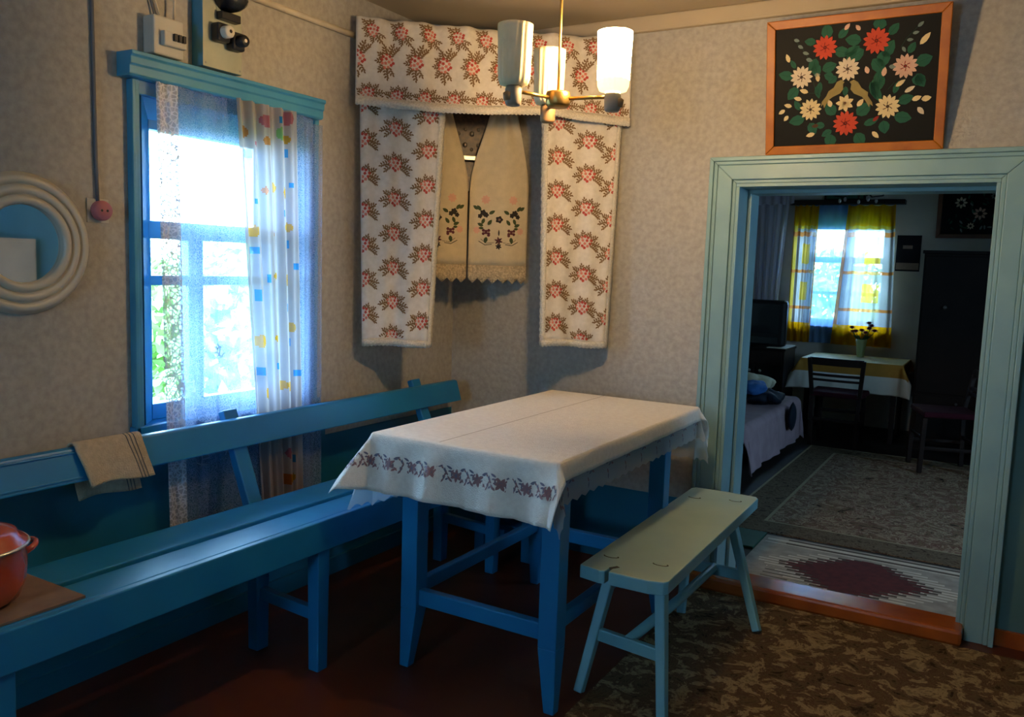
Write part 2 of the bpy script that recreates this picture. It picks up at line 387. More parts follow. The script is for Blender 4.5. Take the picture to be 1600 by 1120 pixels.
# ------------------------------------------------------------------ left window
def window(name, y0, y1, z0, z1, detail=True):
    d = struct(name, (XL, (y0+y1)/2, z0)); xs0, xs1 = XL-.095, XL-.05
    def p(nm, a, b, m='blue_paint', bv=.003): return B(a, b).build(nm, m, d, bevel=bv)
    # reveal boards
    xo = XL-.05
    MB().hexa([(XL+.012, y0, z0), (xo, y0+.068, z0), (XL-.2, y0+.068, z0), (XL-.2, y0, z0)], [(XL+.012, y0, z1), (xo, y0+.068, z1), (XL-.2, y0+.068, z1), (XL-.2, y0, z1)]).build('reveal', 'blue_paint', d)
    MB().hexa([(XL+.012, y1, z0), (xo, y1-.09, z0), (XL-.2, y1-.09, z0), (XL-.2, y1, z0)], [(XL+.012, y1, z1), (xo, y1-.09, z1), (XL-.2, y1-.09, z1), (XL-.2, y1, z1)]).build('reveal', 'blue_paint', d)
    MB().hexa([(XL+.012, y0, z1), (xo, y0, z1-.07), (XL-.2, y0, z1-.07), (XL-.2, y0, z1)], [(XL+.012, y1, z1), (xo, y1, z1-.07), (XL-.2, y1, z1-.07), (XL-.2, y1, z1)]).build('reveal', 'blue_paint', d)
    MB().box((XL, y0-.04, z1-.012), (XL+.02, y1+.04, z1+.04)).build('head_casing', 'blue_paint', d, bevel=.003)
    p('sill', (XL-.2, y0-.05, z0-.03), (XL+.03, y1+.05, z0+.012))
    # frame and sashes
    p('frame_post', (xs0, y0+.012, z0), (xs1, y0+.074, z1)); p('frame_post', (xs0, y1-.098, z0), (xs1, y1-.012, z1))
    p('frame_head', (xs0, y0, z1-.10), (xs1, y1, z1-.012)); p('frame_foot', (xs0, y0, z0+.012), (xs1, y1, z0+.065))
    zt = z0+(1.378-.76)
    p('transom', (xs0-.005, y0+.012, zt), (xs1+.006, y1-.012, zt+.058))
    ym = y0+.25 if detail else (y0+y1)/2
    p('mullion', (xs0, ym-.03, z0), (xs1+.004, ym+.03, zt))
    p('glazing_bar', (xs0+.006, y0+.05, zt-.155), (xs1-.004, y1-.05, zt-.122))
    for a, b, c, e in ((y0+.05, y1-.05, zt+.05, z1-.09), (y0+.05, ym-.025, zt-.13, zt+.005), (ym+.025, y1-.05, zt-.13, zt+.005), (y0+.05, ym-.025, z0+.06, zt-.15), (ym+.025, y1-.05, z0+.06, zt-.15)):
        B((xs0+.015, a, c), (xs0+.019, b, e)).build('pane', 'window_glass', d)
    # inner casing on wall
    cw = .04 if detail else .075
    for a, b in ((y0-cw, y0-.012), (y1+.012, y1+cw)):
        k = MB().box((XL, a, z0-.05), (XL+.022, b, z1+.045)); k.box((XL, a-.004, z0-.052), (XL+.030, a+.010, z1+.03)); k.build('casing', 'blue_paint' if not detail else 'cornice_paint', d, bevel=.003)
    return d
w1 = window('window_1', *W1)
# cornice over the window, stepped profile with returned ends
prof = [(0, 1.862), (.055, 1.862), (.062, 1.868), (.062, 1.893), (.068, 1.898), (.068, 1.918), (.076, 1.924), (.076, 1.935), (0, 1.935)]
MB().prism(prof, lambda x, z: (XL+x, 1.660, z), lambda x, z: (XL+x, 2.495, z)).build('cornice', 'cornice_paint', w1, bevel=.002)
window('added_window_2', -.95, -.05, .8, 1.85, False)  # unseen window, added to let more daylight into the front room

def added_front_window():  # unseen window behind the camera, added as daylight fill
    x0, x1, z0, z1 = -1.45, -.95, 1.0, 1.8; d = struct('added_window_4', ((x0+x1)/2, YF, z0)); ya, yb = YF-.13, YF-.09
    def p(nm, a, b, m='blue_paint'): return B(a, b).build(nm, m, d, bevel=.003)
    xm = (x0+x1)/2
    p('frame_post', (x0, ya, z0), (x0+.05, yb, z1)); p('frame_post', (x1-.05, ya, z0), (x1, yb, z1)); p('frame_head', (x0, ya, z1-.06), (x1, yb, z1)); p('frame_foot', (x0, ya, z0), (x1, yb, z0+.06))
    p('transom', (x0, ya, 1.5), (x1, yb, 1.55)); p('mullion', (xm-.03, ya, z0), (xm+.03, yb, 1.5))
    for a, b, c, e in ((x0+.04, x1-.04, 1.545, z1-.05), (x0+.04, xm-.025, z0+.05, 1.505), (xm+.025, x1-.04, z0+.05, 1.505)): B((a, ya+.018, c), (b, ya+.022, e)).build('pane', 'window_glass', d)
added_front_window()

# ------------------------------------------------------------------ exterior
tag(B((-14, -8, -.7), (10, 18, -.62)).build('ground', 'grass'), kind='structure')
def bush(name, c, r, h, n, label, group=None):
    t = thing(name, c, label, 'bush', group); b = MB(); c = Vector(c)
    for _ in range(n):
        a, e = random.uniform(0, 2*PI), random.uniform(-.2, 1)
        d = Vector((cos(a)*math.sqrt(max(0, 1-e*e)), sin(a)*math.sqrt(max(0, 1-e*e)), e))*random.uniform(.55, 1)
        p = c+Vector((d.x*r, d.y*r, h*.5+d.z*h*.5)); u = Vector((random.gauss(0, 1), random.gauss(0, 1), random.gauss(0, 1))).normalized()
        v = u.orthogonal().normalized(); s = random.uniform(.05, .10)
        b.add([p-u*s, p+v*s*.45, p+u*s, p-v*s*.45], [(0, 1, 2, 3)])
    b.open_ = True; f = b.build('foliage', 'bush_leaf', t); f['kind'] = 'stuff'
    k = MB()
    for q in range(5): k.tube([c, c+Vector((random.uniform(-.6, .6)*r, random.uniform(-.6, .6)*r, h*.7))], [.03, .008], 5)
    k.build('stem', 'bark', t)
bush('garden_bush', (-5.6, 4.4, -.62), 1.0, 1.95, 2600, 'leafy green garden bush outside the lace curtained window')
bush('garden_bush', (-7.7, 7.0, -.62), 1.3, 2.2, 2600, 'wide leafy bush further out behind the lace curtained window')
bush('lilac_bush', (-2.2, 11.6, -.62), 1.4, 2.3, 2600, 'leafy bush outside the window with yellow checked curtains')

# ------------------------------------------------------------------ far room shell
FX0, FX1, ZC2 = -2.6, 1.7, 2.4
tag(B((FX0-.1, YB, ZF-.1), (FX1+.1, YW+.2, ZF)).build('floor_back', 'far_floor_paint'), kind='structure')
tag(B((FX0-.1, YB+.25, ZC2), (FX1+.1, YW+.2, ZC2+.1)).build('ceiling_back', 'whitewash'), kind='structure')
W3 = (-1.74, -.98, .86, 1.84)
wall_with_holes('wall_far', 'y', YW, .2, FX0-.1, FX1+.1, ZF-.1, ZC2, [W3], 'whitewash')
tag(B((FX0-.1, YB+.2, ZF-.1), (FX0, YW, ZC2)).build('wall_far_left', 'whitewash'), kind='structure')
wall_with_holes('wall_far_right', 'x', FX1, .2, YB+.2, YW, ZF-.1, ZC2, [(4.8, 5.4, 1.0, 1.8)], 'whitewash')
def far_window():
    x0, x1, z0, z1 = W3; d = struct('window_3', ((x0+x1)/2, YW, z0)); ya, yb = YW+.08, YW+.12
    def p(nm, a, b, m='blue_paint'): return B(a, b).build(nm, m, d, bevel=.003)
    p('frame_post', (x0, ya, z0), (x0+.05, yb, z1)); p('frame_post', (x1-.05, ya, z0), (x1, yb, z1))
    p('frame_head', (x0, ya, z1-.08), (x1, yb, z1)); p('frame_foot', (x0, ya, z0), (x1, yb, z0+.06))
    zt = 1.45; xm = (x0+x1)/2
    p('transom', (x0, ya-.005, zt), (x1, yb, zt+.055)); p('mullion', (xm-.03, ya, z0), (xm+.03, yb, zt)); p('glazing_bar', (x0, ya+.006, 1.15), (x1, yb, 1.18))
    for a, b, c, e in ((x0+.04, x1-.04, zt+.05, z1-.07), (x0+.04, xm-.025, z0+.05, zt), (xm+.025, x1-.04, z0+.05, zt)):
        B((a, ya+.018, c), (b, ya+.022, e)).build('pane', 'window_glass', d)
    p('sill', (x0-.08, YW-.06, z0-.035), (x1+.08, YW+.1, z0))
    B((x0-.12, YW-.13, 1.98), (x1+.12, YW, 2.02)).build('cornice', 'dark_wood', d, bevel=.004)
far_window()
def added_side_window():  # unseen window, added to brighten the far room
    y0, y1, z0, z1 = 4.8, 5.4, 1.0, 1.8; d = struct('added_window_5', (FX1, 5.1, z0)); xa, xb = FX1+.08, FX1+.12
    def p(nm, a, b): return B(a, b).build(nm, 'blue_paint', d, bevel=.003)
    p('frame_post', (xa, y0, z0), (xb, y0+.05, z1)); p('frame_post', (xa, y1-.05, z0), (xb, y1, z1)); p('frame_head', (xa, y0, z1-.06), (xb, y1, z1)); p('frame_foot', (xa, y0, z0), (xb, y1, z0+.06)); p('mullion', (xa, 5.08, z0), (xb, 5.12, z1))
    for a, e in ((y0+.04, 5.085), (5.115, y1-.04)): B((xa+.018, a, z0+.05), (xa+.022, e, z1-.05)).build('pane', 'window_glass', d)
added_side_window()

# ------------------------------------------------------------------ long bench by the window
def bench():
    t = thing('long_bench', (-2.0, 1.9, 0), 'long bright blue wooden bench with backrest along the window wall', 'bench')
    ya, yb = .45, 3.33
    P = lambda nm, b, bv=.004: b.build(nm, 'blue_paint', t, bevel=bv)
    P('seat_plank', B((-1.952, ya, .468), (-1.833, yb, .505))); P('seat_plank', B((-2.145, ya, .468), (-1.986, yb, .503)))
    P('apron', B((-1.832, ya, .405), (-1.808, yb, .506)))
    P('apron', B((-2.135, ya+.01, .41), (-2.112, yb-.01, .469)))
    br = MB().hexa([(-2.262, ya, .675), (-2.238, ya, .672), (-2.238, yb+.03, .672), (-2.262, yb+.03, .675)], [(-2.292, ya, .770), (-2.268, ya, .767), (-2.268, yb+.03, .767), (-2.292, yb+.03, .770)])
    br = P('backrest', br, .006)
    for z, x in ((.756, -2.2635), (.686, -2.2415)):
        MB().bar((x, ya, z), (x, 1.50, z), .006, .006).build('bead', 'blue_paint', br, bevel=.002)
    for y in (.96, 1.96, 3.03):
        P('leg', MB().bar((-1.842, y, .47), (-1.842, y, 0), .05, .055, .042, .045))
        P('leg', MB().bar((-2.115, y, .47), (-2.115, y, 0), .05, .06, .045, .05))
        P('back_post', MB().bar((-2.165, y+.05, .40), (-2.322, y+.05, .792), .036, .06, .03, .06, side=(1, 0, .4)))
        P('stretcher', MB().bar((-2.10, y, .2), (-1.85, y, .185), .03, .04, side=(0, 1, 0)))
bench()

# ------------------------------------------------------------------ table
TX0, TX1, TY0, TY1, TZ = -1.70, -1.045, 2.06, 3.27, .782
def table():
    t = thing('dining_table', (-1.37, 2.65, 0), 'bright blue wooden table with tapered legs and low stretchers under a cloth', 'table')
    P = lambda nm, b, bv=.004: b.build(nm, 'blue_paint', t, bevel=bv)
    P('tabletop', B((TX0, TY0, TZ-.026), (TX1, TY1, TZ)))
    lx0, lx1, ly0, ly1, s = -1.64, -1.064, 2.13, 3.05, .062
    for x, sx in ((lx0, 1), (lx1-s, -1)):
        for y, sy in ((ly0, 1), (ly1-s, -1)):
            b = MB().box((x, y, .2), (x+s, y+s, TZ-.026))
            # taper on the two inner faces
            xi0, xi1 = (x, x+s*.55) if sx > 0 else (x+s*.45, x+s); yi0, yi1 = (y, y+s*.55) if sy > 0 else (y+s*.45, y+s)
            b.hexa([(xi0, yi0, 0), (xi1, yi0, 0), (xi1, yi1, 0), (xi0, yi1, 0)], [(x, y, .2), (x+s, y, .2), (x+s, y+s, .2), (x, y+s, .2)])
            P('leg', b, .003)
    P('apron', B((lx0+.02, ly0+.012, .655), (lx1-.02, ly0+.035, TZ-.026))); P('apron', B((lx0+.02, ly1-.035, .655), (lx1-.02, ly1-.012, TZ-.026)))
    P('apron', B((lx0+.012, ly0+.03, .655), (lx0+.035, ly1-.03, TZ-.026))); P('apron', B((lx1-.035, ly0+.03, .655), (lx1-.012, ly1-.03, TZ-.026)))
    P('stretcher', B((lx0+s, ly0+.014, .215), (lx1-s, ly0+.046, .268))); P('stretcher', B((lx0+s, ly1-.046, .215), (lx1-s, ly1-.014, .268)))
    P('stretcher', B((lx0+.016, ly0+s, .24), (lx0+.046, ly1-s, .285))); P('stretcher', B((lx1-.046, ly0+s, .24), (lx1-.016, ly1-s, .285)))
table()

def drape(x0, x1, y0, y1, z, R=.012, flare=.1, cflare=.45, rip=.05, k=26, crease=None, folds=()):
    W_, L_ = x1-x0, y1-y0
    def surf(a, b):
        ca, cb = min(max(a, 0), W_), min(max(b, 0), L_); oa, ob = a-ca, b-cb; r = math.hypot(oa, ob)
        if r < 1e-9: return Vector((x0+ca, y0+cb, z))
        corner = min(1, 2*min(abs(oa), abs(ob))/r); fl = flare+(cflare-flare)*corner
        sp = ca+cb*1.0
        fl += rip*sin(k*sp+1.3) + rip*.6*sin(k*2.3*sp)
        for fa, fw, fs in folds:
            if ob < 0: fl += fs*math.exp(-((a-fa)/fw)**2)
        fl = max(-.15, min(.8, fl))
        q = R*PI/2
        if r < q: th = r/R; out, dn = R*sin(th), R*(1-cos(th))
        else: out, dn = R+(r-q)*fl, R+(r-q)*math.sqrt(1-fl*fl)
        return Vector((x0+ca+oa/r*out, y0+cb+ob/r*out, z-dn))
    return surf
def ticks(lo, hi, L_):
    t = []
    n = max(2, int(lo/.012)); t += [-lo+lo*i/n for i in range(n)]
    t += [-.009, -.004, -.001] if lo > .02 else []
    n = max(8, int(L_/.03)); t += [L_*i/n for i in range(n+1)]
    if hi > .02: t += [L_+.001, L_+.004, L_+.009]
    n = max(2, int(hi/.012)); t += [L_+hi*(i+1)/n for i in range(n)]
    return sorted(set(round(x, 5) for x in t))
def cloth_mesh(surf, ta, tb, edge=None):
    b = MB(); b.open_ = True; na = len(ta)
    f = (lambda a, b_: surf(*edge(a, b_))) if edge else surf
    b.add([f(a, q) for q in tb for a in ta], [(j*na+i, j*na+i+1, (j+1)*na+i+1, (j+1)*na+i) for j in range(len(tb)-1) for i in range(na-1)], 0, True)
    return b
TW, TL = TX1-TX0, TY1-TY0
def tablecloths():
    # under cloth of clear printed film
    s0 = drape(TX0, TX1, TY0, TY1, TZ+.002, R=.005, flare=.0, cflare=.30, rip=.012, k=18)
    oL, oR, oF, oB = .24, .135, .17, .22
    def scal(a, b):
        sa = .012*abs(sin(b*PI/.06)); sb = .012*abs(sin(a*PI/.06))
        if a < 0: a = max(a, -oL+sa)
        if a > TW: a = min(a, TW+oR-sa)
        if b < 0: b = max(b, -oF+sb)
        if b > TL: b = min(b, TL+oB-sb)
        return a, b
    o = cloth_mesh(s0, ticks(oL, oR, TW), ticks(oF, oB, TL), scal).build('oilcloth', 'cellophane_cloth')
    tag(o, 'clear bluish film cloth with scalloped edge lying under the white linen tablecloth', 'tablecloth')
    d = Decal(s0, .0012)
    for i in range(9):
        b_ = .06+i*.14
        for k in range(5): d.leaf(TW+.075+.02*cos(k*2.1), b_+.02*sin(k*2.1), k*1.26, .02, .008, k % 2)
        d.cut('printed_sprig', ['print_ink', 'print_mauve'], o)
    for i in range(5):
        a_ = .06+i*.13
        for k in range(5): d.leaf(a_+.02*cos(k*2.1), -.10+.02*sin(k*2.1), k*1.26, .02, .008, k % 2)
        d.cut('printed_sprig', ['print_ink', 'print_mauve'], o)
    for px, py in ((-.1, -.09), (TW+.085, -.07), (TW+.08, TL+.09)):
        for k in range(7): d.leaf(px+.02*cos(k*2.1), py+.02*sin(k*2.1), k*1.26, .022, .009, k % 2)
        d.cut('printed_sprig', ['print_ink', 'print_mauve'], o)
    # linen
    s1 = drape(TX0, TX1, TY0, TY1, TZ+.006, R=.014, flare=.12, cflare=.55, rip=.05, k=30, folds=((.245, .022, .26), (.09, .028, .22), (.47, .03, .16), (TW-.02, .03, .22)))
    oL, oR, oF, oB = .15, .062, .188, .19
    o = cloth_mesh(s1, ticks(oL, oR, TW), ticks(oF, oB, TL)).build('tablecloth', 'linen', solid=.0016)
    tag(o, 'white linen tablecloth with a printed flower border draped over the blue table', 'tablecloth')
    d = Decal(s1, .0022)
    n = 10
    for side in ('front', 'back'):
        for i in range(n):
            a0 = -.115+(TW+.15)*(i+.5)/n; b0 = -.095 if side == 'front' else TL+.095
            if side == 'back': continue
            d.flower(a0, b0, .021, 6, 0, .3*i, .5); d.disc(a0, b0, .007, 6, 1)
            for sg in (-1, 1):
                for j in range(7):
                    an = j*.75-.6; d.leaf(a0+sg*(.029+.014*cos(an)), b0+.015*sin(an)+.004*sg, an+PI/2*sg, .015, .006, j % 2)
                d.leaf(a0+sg*.012, b0-.020, PI/2-sg*.9, .020, .007, 0); d.leaf(a0+sg*.014, b0+.018, sg*.4 if sg > 0 else PI-.4, .022, .007, 1)
                d.leaf(a0+sg*.038, b0-.015*sg, 1.2*sg, .015, .007, 0); d.leaf(a0+sg*.036, b0+.016*sg, -.5*sg, .013, .006, 1)
            d.cut('printed_motif', ['print_mauve', 'print_ink'], o)
    d = Decal(s1, .0018); d.line([(.25, i*TL/12) for i in range(13)], .004); d.cut('crease_shade_line', 'crease_shade', o)  # shade of the centre crease painted as a darker line on flat cloth
tablecloths()

# ------------------------------------------------------------------ low pale stool bench
def stool():
    t = thing('plank_stool', (-.95, 2.8, 0), 'pale green-blue plank stool with splayed legs and a cracked seat end', 'stool')
    A = Vector((-.922, 2.256, 0)); D_ = (Vector((-.940, 3.394, 0))-A); Ln = D_.length; d = D_.normalized(); s = Vector((d.y, -d.x, 0))
    Q = lambda a, b, z: A+d*a+s*b+Vector((0, 0, z))      # a along, b to the right
    h = .138
    out = [(0.01, -h), (-.004, -h*.5), (0, -.052), (.045, -.050), (.05, -.042), (.0, -.040), (0, h*.6), (.012, h-.01), (.03, h), (Ln-.03, h), (Ln-.008, h-.012), (Ln, 0), (Ln-.006, -h+.012), (Ln-.03, -h)]
    b = MB(); b.prism(out, lambda a, q: Q(a, q, .388), lambda a, q: Q(a, q, .430))
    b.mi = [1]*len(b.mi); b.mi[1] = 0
    seat = b.build('seat', ['stool_paint', 'stool_side_tone'], t, bevel=.006)
    for a, q in ((.13, -.085), (.15, .07), (Ln-.17, -.08), (Ln-.12, .07)):
        m_ = MB()
        for k in range(6):
            an = PI+k*PI/5; p0 = Q(a+.012*sin(an), q+.024*cos(an), .430); an2 = an+PI/5; p1 = Q(a+.012*sin(an2), q+.024*cos(an2), .430)
            m_.bar(p0, p1, .004, .002)
        m_.build('tenon_mark', 'chipped_wood', seat)
    MB().bar(Q(.03, -.046, .428), Q(.055, -.03, .4285), .014, .005).build('chip', 'chipped_wood', seat)
    feet = {'A': (-1.055, 2.285), 'B': (-.781, 2.285), 'C': (-.700, 3.056), 'D': (-.992, 3.056)}
    tops = {'A': Q(.15, -.085, .39), 'B': Q(.15, .075, .39), 'C': Q(Ln-.20, .075, .39), 'D': Q(Ln-.20, -.085, .39)}
    def at(k, z): f = Vector((*feet[k], 0)); return f+(tops[k]-f)*(z/.39)
    for k in feet: MB().bar(tops[k], Vector((*feet[k], .0135)), .042, .034, .034, .028, side=(0, 1, 0)).build('leg', 'stool_side_tone', t, bevel=.004)
    MB().bar(at('A', .19), at('B', .175), .022, .04, side=(0, 1, 0)).build('stretcher', 'stool_side_tone', t, bevel=.004)
    MB().bar(at('D', .19), at('C', .19), .022, .04, side=(0, 1, 0)).build('stretcher', 'stool_side_tone', t, bevel=.004)
    MB().tube([(at('A', .19)+at('B', .175))/2+Vector((0, 0, .01)), (at('A', .19)+at('B', .175)+at('C', .19)+at('D', .19))/4+Vector((.01, 0, .012)), (at('C', .19)+at('D', .19))/2+Vector((0, 0, .01))], .017, 10).build('long_stretcher', 'stool_side_tone', t)
stool()

# ------------------------------------------------------------------ low bench by the door wall, mostly hidden under the table
def back_bench():
    t = thing('low_bench', (-1.9, 3.33, 0), 'low dark blue bench against the door wall behind the table', 'bench')
    P = lambda nm, b: b.build(nm, 'blue_paint', t, bevel=.004)
    P('seat', B((-2.06, 3.20, .36), (-1.74, 3.46, .395)))
    for x in (-2.05, -1.80):
        for y in (3.21, 3.40): P('leg', B((x, y, 0), (x+.05, y+.045, .36)))
    P('shelf', B((-2.0, 3.21, .13), (-1.80, 3.44, .155)))
    tag(MB().blob((-1.9, 3.31, .192), .08, (1.0, .9, .42), 12, .08).build('folded_rag', 'maroon_seat', sub=1), 'dark wine rag folded on the shelf of the low bench', 'rag')
back_bench()

# ------------------------------------------------------------------ front room carpet
cb = MB().box((-1.035, YF+.3, 0), (1.05, YB-.128, .006)); tag(cb.build('carpet', 'floor_carpet'), 'mottled brown and beige carpet on the floor before the doorway', 'carpet')

# ------------------------------------------------------------------ pot, board, towel
def pot():
    c = Vector((-2.005, .985, .513))
    t = thing('cooking_pot', c, 'orange red enamel pot with domed lid standing on the brown board', 'pot')
    R, H = .122, .135
    MB().lathe([(0, 0), (R*.72, 0), (R*.86, .012), (R*.97, .045), (R, .085), (R, H-.004), (R+.004, H), (R-.004, H), (R-.006, .06), (R*.8, .01), (0, .008)], c).build('body', 'enamel_red', t)
    MB().lathe([(R+.005, H-.001), (R+.008, H+.002), (R+.005, H+.006), (R-.002, H+.006)], c, closed=True).build('rim', 'enamel_rim', t)
    ld = MB().lathe([(R+.002, H+.006), (R-.004, H+.011), (R*.88, H+.018), (R*.83, H+.03), (R*.6, H+.040), (0, H+.046)], c).build('lid', 'enamel_red', t)
    MB().lathe([(0, H+.07), (.016, H+.068), (.02, H+.06), (.010, H+.05), (.012, H+.044)], c).build('knob', 'bakelite', ld)
    for sg in (1, -1):
        pts = []
        for k in range(9):
            a = -PI/2+PI*k/8; pts.append(c+Vector((.035*sin(a), sg*(R-.006+.040*cos(a)), H-.035+.012*cos(a))))
        MB().tube(pts, .0075, 8).build('handle', 'enamel_red', t)
    MB().lathe([(0, .0), (.03, -.001)], c).build('base_soot', 'bakelite', t)
tag(B((-2.12, .72, .505), (-1.842, 1.168, .512)).build('hardboard_sheet', 'hardboard', bevel=.001), 'flat brown hardboard sheet lying on the bench seat under the pot', 'board')
pot()
def hang_over(y0, y1, zf, zb, x_front, tilt, nm, m, lift):
    # sheet folded over the top of the backrest: front flap, over the edge, back flap
    path = []
    zt = .772+lift
    def fr(z): return -2.238-(z-.672)*(.030/.095)+.006+lift     # front face of the backrest
    n = 12
    for i in range(n+1): z = zf+(zt-zf)*i/n; path.append((fr(z)+.004*sin(3*i/n), z))
    path += [(-2.272, zt+.006), (-2.285, zt+.006), (-2.298-lift, zt-.002)]
    for i in range(1, n+1): z = zt+(zb-zt)*i/n; path.append((-2.306-lift, z))
    def surf(u, v):
        f = u*(len(path)-1); i = min(int(f), len(path)-2); g = f-i
        x = path[i][0]*(1-g)+path[i+1][0]*g; z = path[i][1]*(1-g)+path[i+1][1]*g
        d = max(0, .76-z); y = y0+(y1-y0)*v+tilt*d
        fw = min(1, d/.05)
        return Vector((x+.005*sin(v*9+2)*fw, y, z+.006*sin(v*5)*fw))
    return surf
def towels():
    s1 = hang_over(1.412, 1.625, .655, .598, 0, .22, '', '', .002)
    b = MB(); b.open_ = True; b.grid(s1, 40, 20); o = b.build('hand_towel', 'terry', solid=.006)
    tag(o, 'beige terry hand towel with three dark stripes folded over the bench backrest', 'towel')
    for lf in (.0045, -.0045):
        d = Decal(s1, lf)
        for v in (.76, .82, .88): d.line([(.0+i/24, v) for i in range(25)], .018); d.cut('stripe', 'stripe_grey', o)
towels()

# ------------------------------------------------------------------ mirror, socket, meter board
def mirror():
    c = Vector((XL, 1.353, 1.344)); t = thing('wall_mirror', c, 'round wall mirror in a cream plastic frame with three raised rings', 'mirror')
    pr = [(.105, .0), (.110, .022)]
    for r0 in (.122, .150, .178):
        for k in range(7): a = PI*k/6; pr.append((r0-.0125*cos(a), .024+.011*sin(a)-(r0-.12)*.12))
    pr += [(.199, .008), (.199, 0)]
    MB().lathe(pr, c, 64, 'x').build('frame', 'plastic_cream', t)
    MB().lathe([(0, .014), (.112, .014)], c, 48, 'x').build('glass', 'mirror_glass', t)
mirror()
def wires():
    o = MB().tube([(XL+.006, 1.578, ZC), (XL+.006, 1.58, 2.0), (XL+.006, 1.582, 1.6), (XL+.007, 1.585, 1.475)], .0055, 6).build('socket_cable', 'cable_grey'); tag(o, 'grey cable running down the wall to the pink socket', 'cable')
    t = thing('wall_socket', (XL, 1.59, 1.425), 'small round pink wall socket on a grey square plate', 'socket')
    B((XL, 1.552, 1.415), (XL+.005, 1.622, 1.487)).build('plate', 'box_grey', t, bevel=.001)
    MB().lathe([(.030, .005), (.030, .022), (.026, .030), (0, .030)], (XL, 1.592, 1.452), 24, 'x').build('body', 'socket_pink', t)
    for dy in (-.009, .009): MB().lathe([(.004, .0305), (0, .0305)], (XL, 1.592+dy, 1.452), 10, 'x').build('hole', 'bakelite', t)
    # breaker box
    t = thing('breaker_box', (XL, 1.807, 1.945), 'small pale grey breaker box with three black switches above the window cornice', 'fuse box')
    B((XL, 1.752, 1.946), (XL+.055, 1.862, 2.065)).build('housing', 'box_grey', t, bevel=.006)
    B((XL+.055, 1.775, 1.975), (XL+.075, 1.858, 2.02)).build('cover', 'box_grey', t, bevel=.004)
    for k in range(3): B((XL+.075, 1.805+k*.016, 1.992), (XL+.086, 1.816+k*.016, 2.014)).build('switch', 'bakelite', t, bevel=.001)
    # meter board
    t = thing('meter_board', (XL, 2.05, 1.96), 'pale meter board with teal edges carrying two black screw fuses', 'meter board')
    b = MB().box((XL, 1.936, 1.948), (XL+.055, 2.10, 2.36)); b.mi[5] = 1; b.build('backboard', ['cornice_paint', 'panel_face'], t, bevel=.002)
    for (y, z) in ((1.992, 2.062), (2.055, 2.047)):
        f = MB().box((XL+.055, y-.026, z-.03), (XL+.095, y+.026, z+.03)).build('fuse_base', 'bakelite', t, bevel=.008)
        MB().lathe([(.020, .095), (.020, .118), (.016, .124), (0, .124)], (XL, y, z), 20, 'x').build('fuse_cap', 'bakelite' if y > 2.03 else 'ceramic', f)
        MB().lathe([(.006, .1245), (0, .1245)], (XL, y, z), 12, 'x').build('fuse_tip', 'ceramic' if y > 2.03 else 'bakelite', f)
    m_ = MB().lathe([(.052, .055), (.052, .09), (.046, .11), (.02, .122), (0, .124)], (XL, 2.03, 2.19), 28, 'x').build('meter', 'bakelite', t)
    MB().lathe([(.053, .056), (.053, .094), (.047, .115), (.02, .128), (0, .13)], (XL, 2.03, 2.19), 28, 'x').build('meter_glass', 'window_glass', m_)
    B((XL+.055, 1.99, 2.108), (XL+.085, 2.07, 2.134)).build('terminal_cover', 'bakelite', t, bevel=.003)
    for y, z in ((1.946, 1.96), (2.09, 1.96)): MB().lathe([(.004, .0555), (0, .057)], (XL, y, z), 10, 'x').build('screw', 'steel', t)
    # conduits
    o = MB().tube([(XL+.012, 2.105, 2.238), (XL+.012, 2.5, 2.238), (XL+.012, 2.725, 2.238)], .012, 8).build('wall_conduit', 'cable_white'); tag(o, 'cream conduit along the wall from the meter board to the corner hanging', 'conduit')
    for q, dz in enumerate((0, .014)):
        o = MB().tube([(XL+.006, 1.30, 2.20+dz), (XL+.006, 1.6, 2.185+dz), (XL+.007, 1.765+.012*q, 2.15+dz), (XL+.012, 1.79+.02*q, 2.066)], .004, 6).build('supply_wire', 'cable_white' if q else 'cable_grey')
        tag(o, ('grey' if q == 0 else 'cream') + ' supply wire bending down into the breaker box', 'cable')
    o = MB().tube([(XL+.03, 1.845, 2.066), (XL+.03, 1.85, 2.2), (XL+.02, 1.835, 2.32), (XL+.01, 1.83, ZC)], .004, 6).build('supply_wire', 'cable_white'); tag(o, 'cream wire rising from the breaker box to the ceiling', 'cable')
wires()

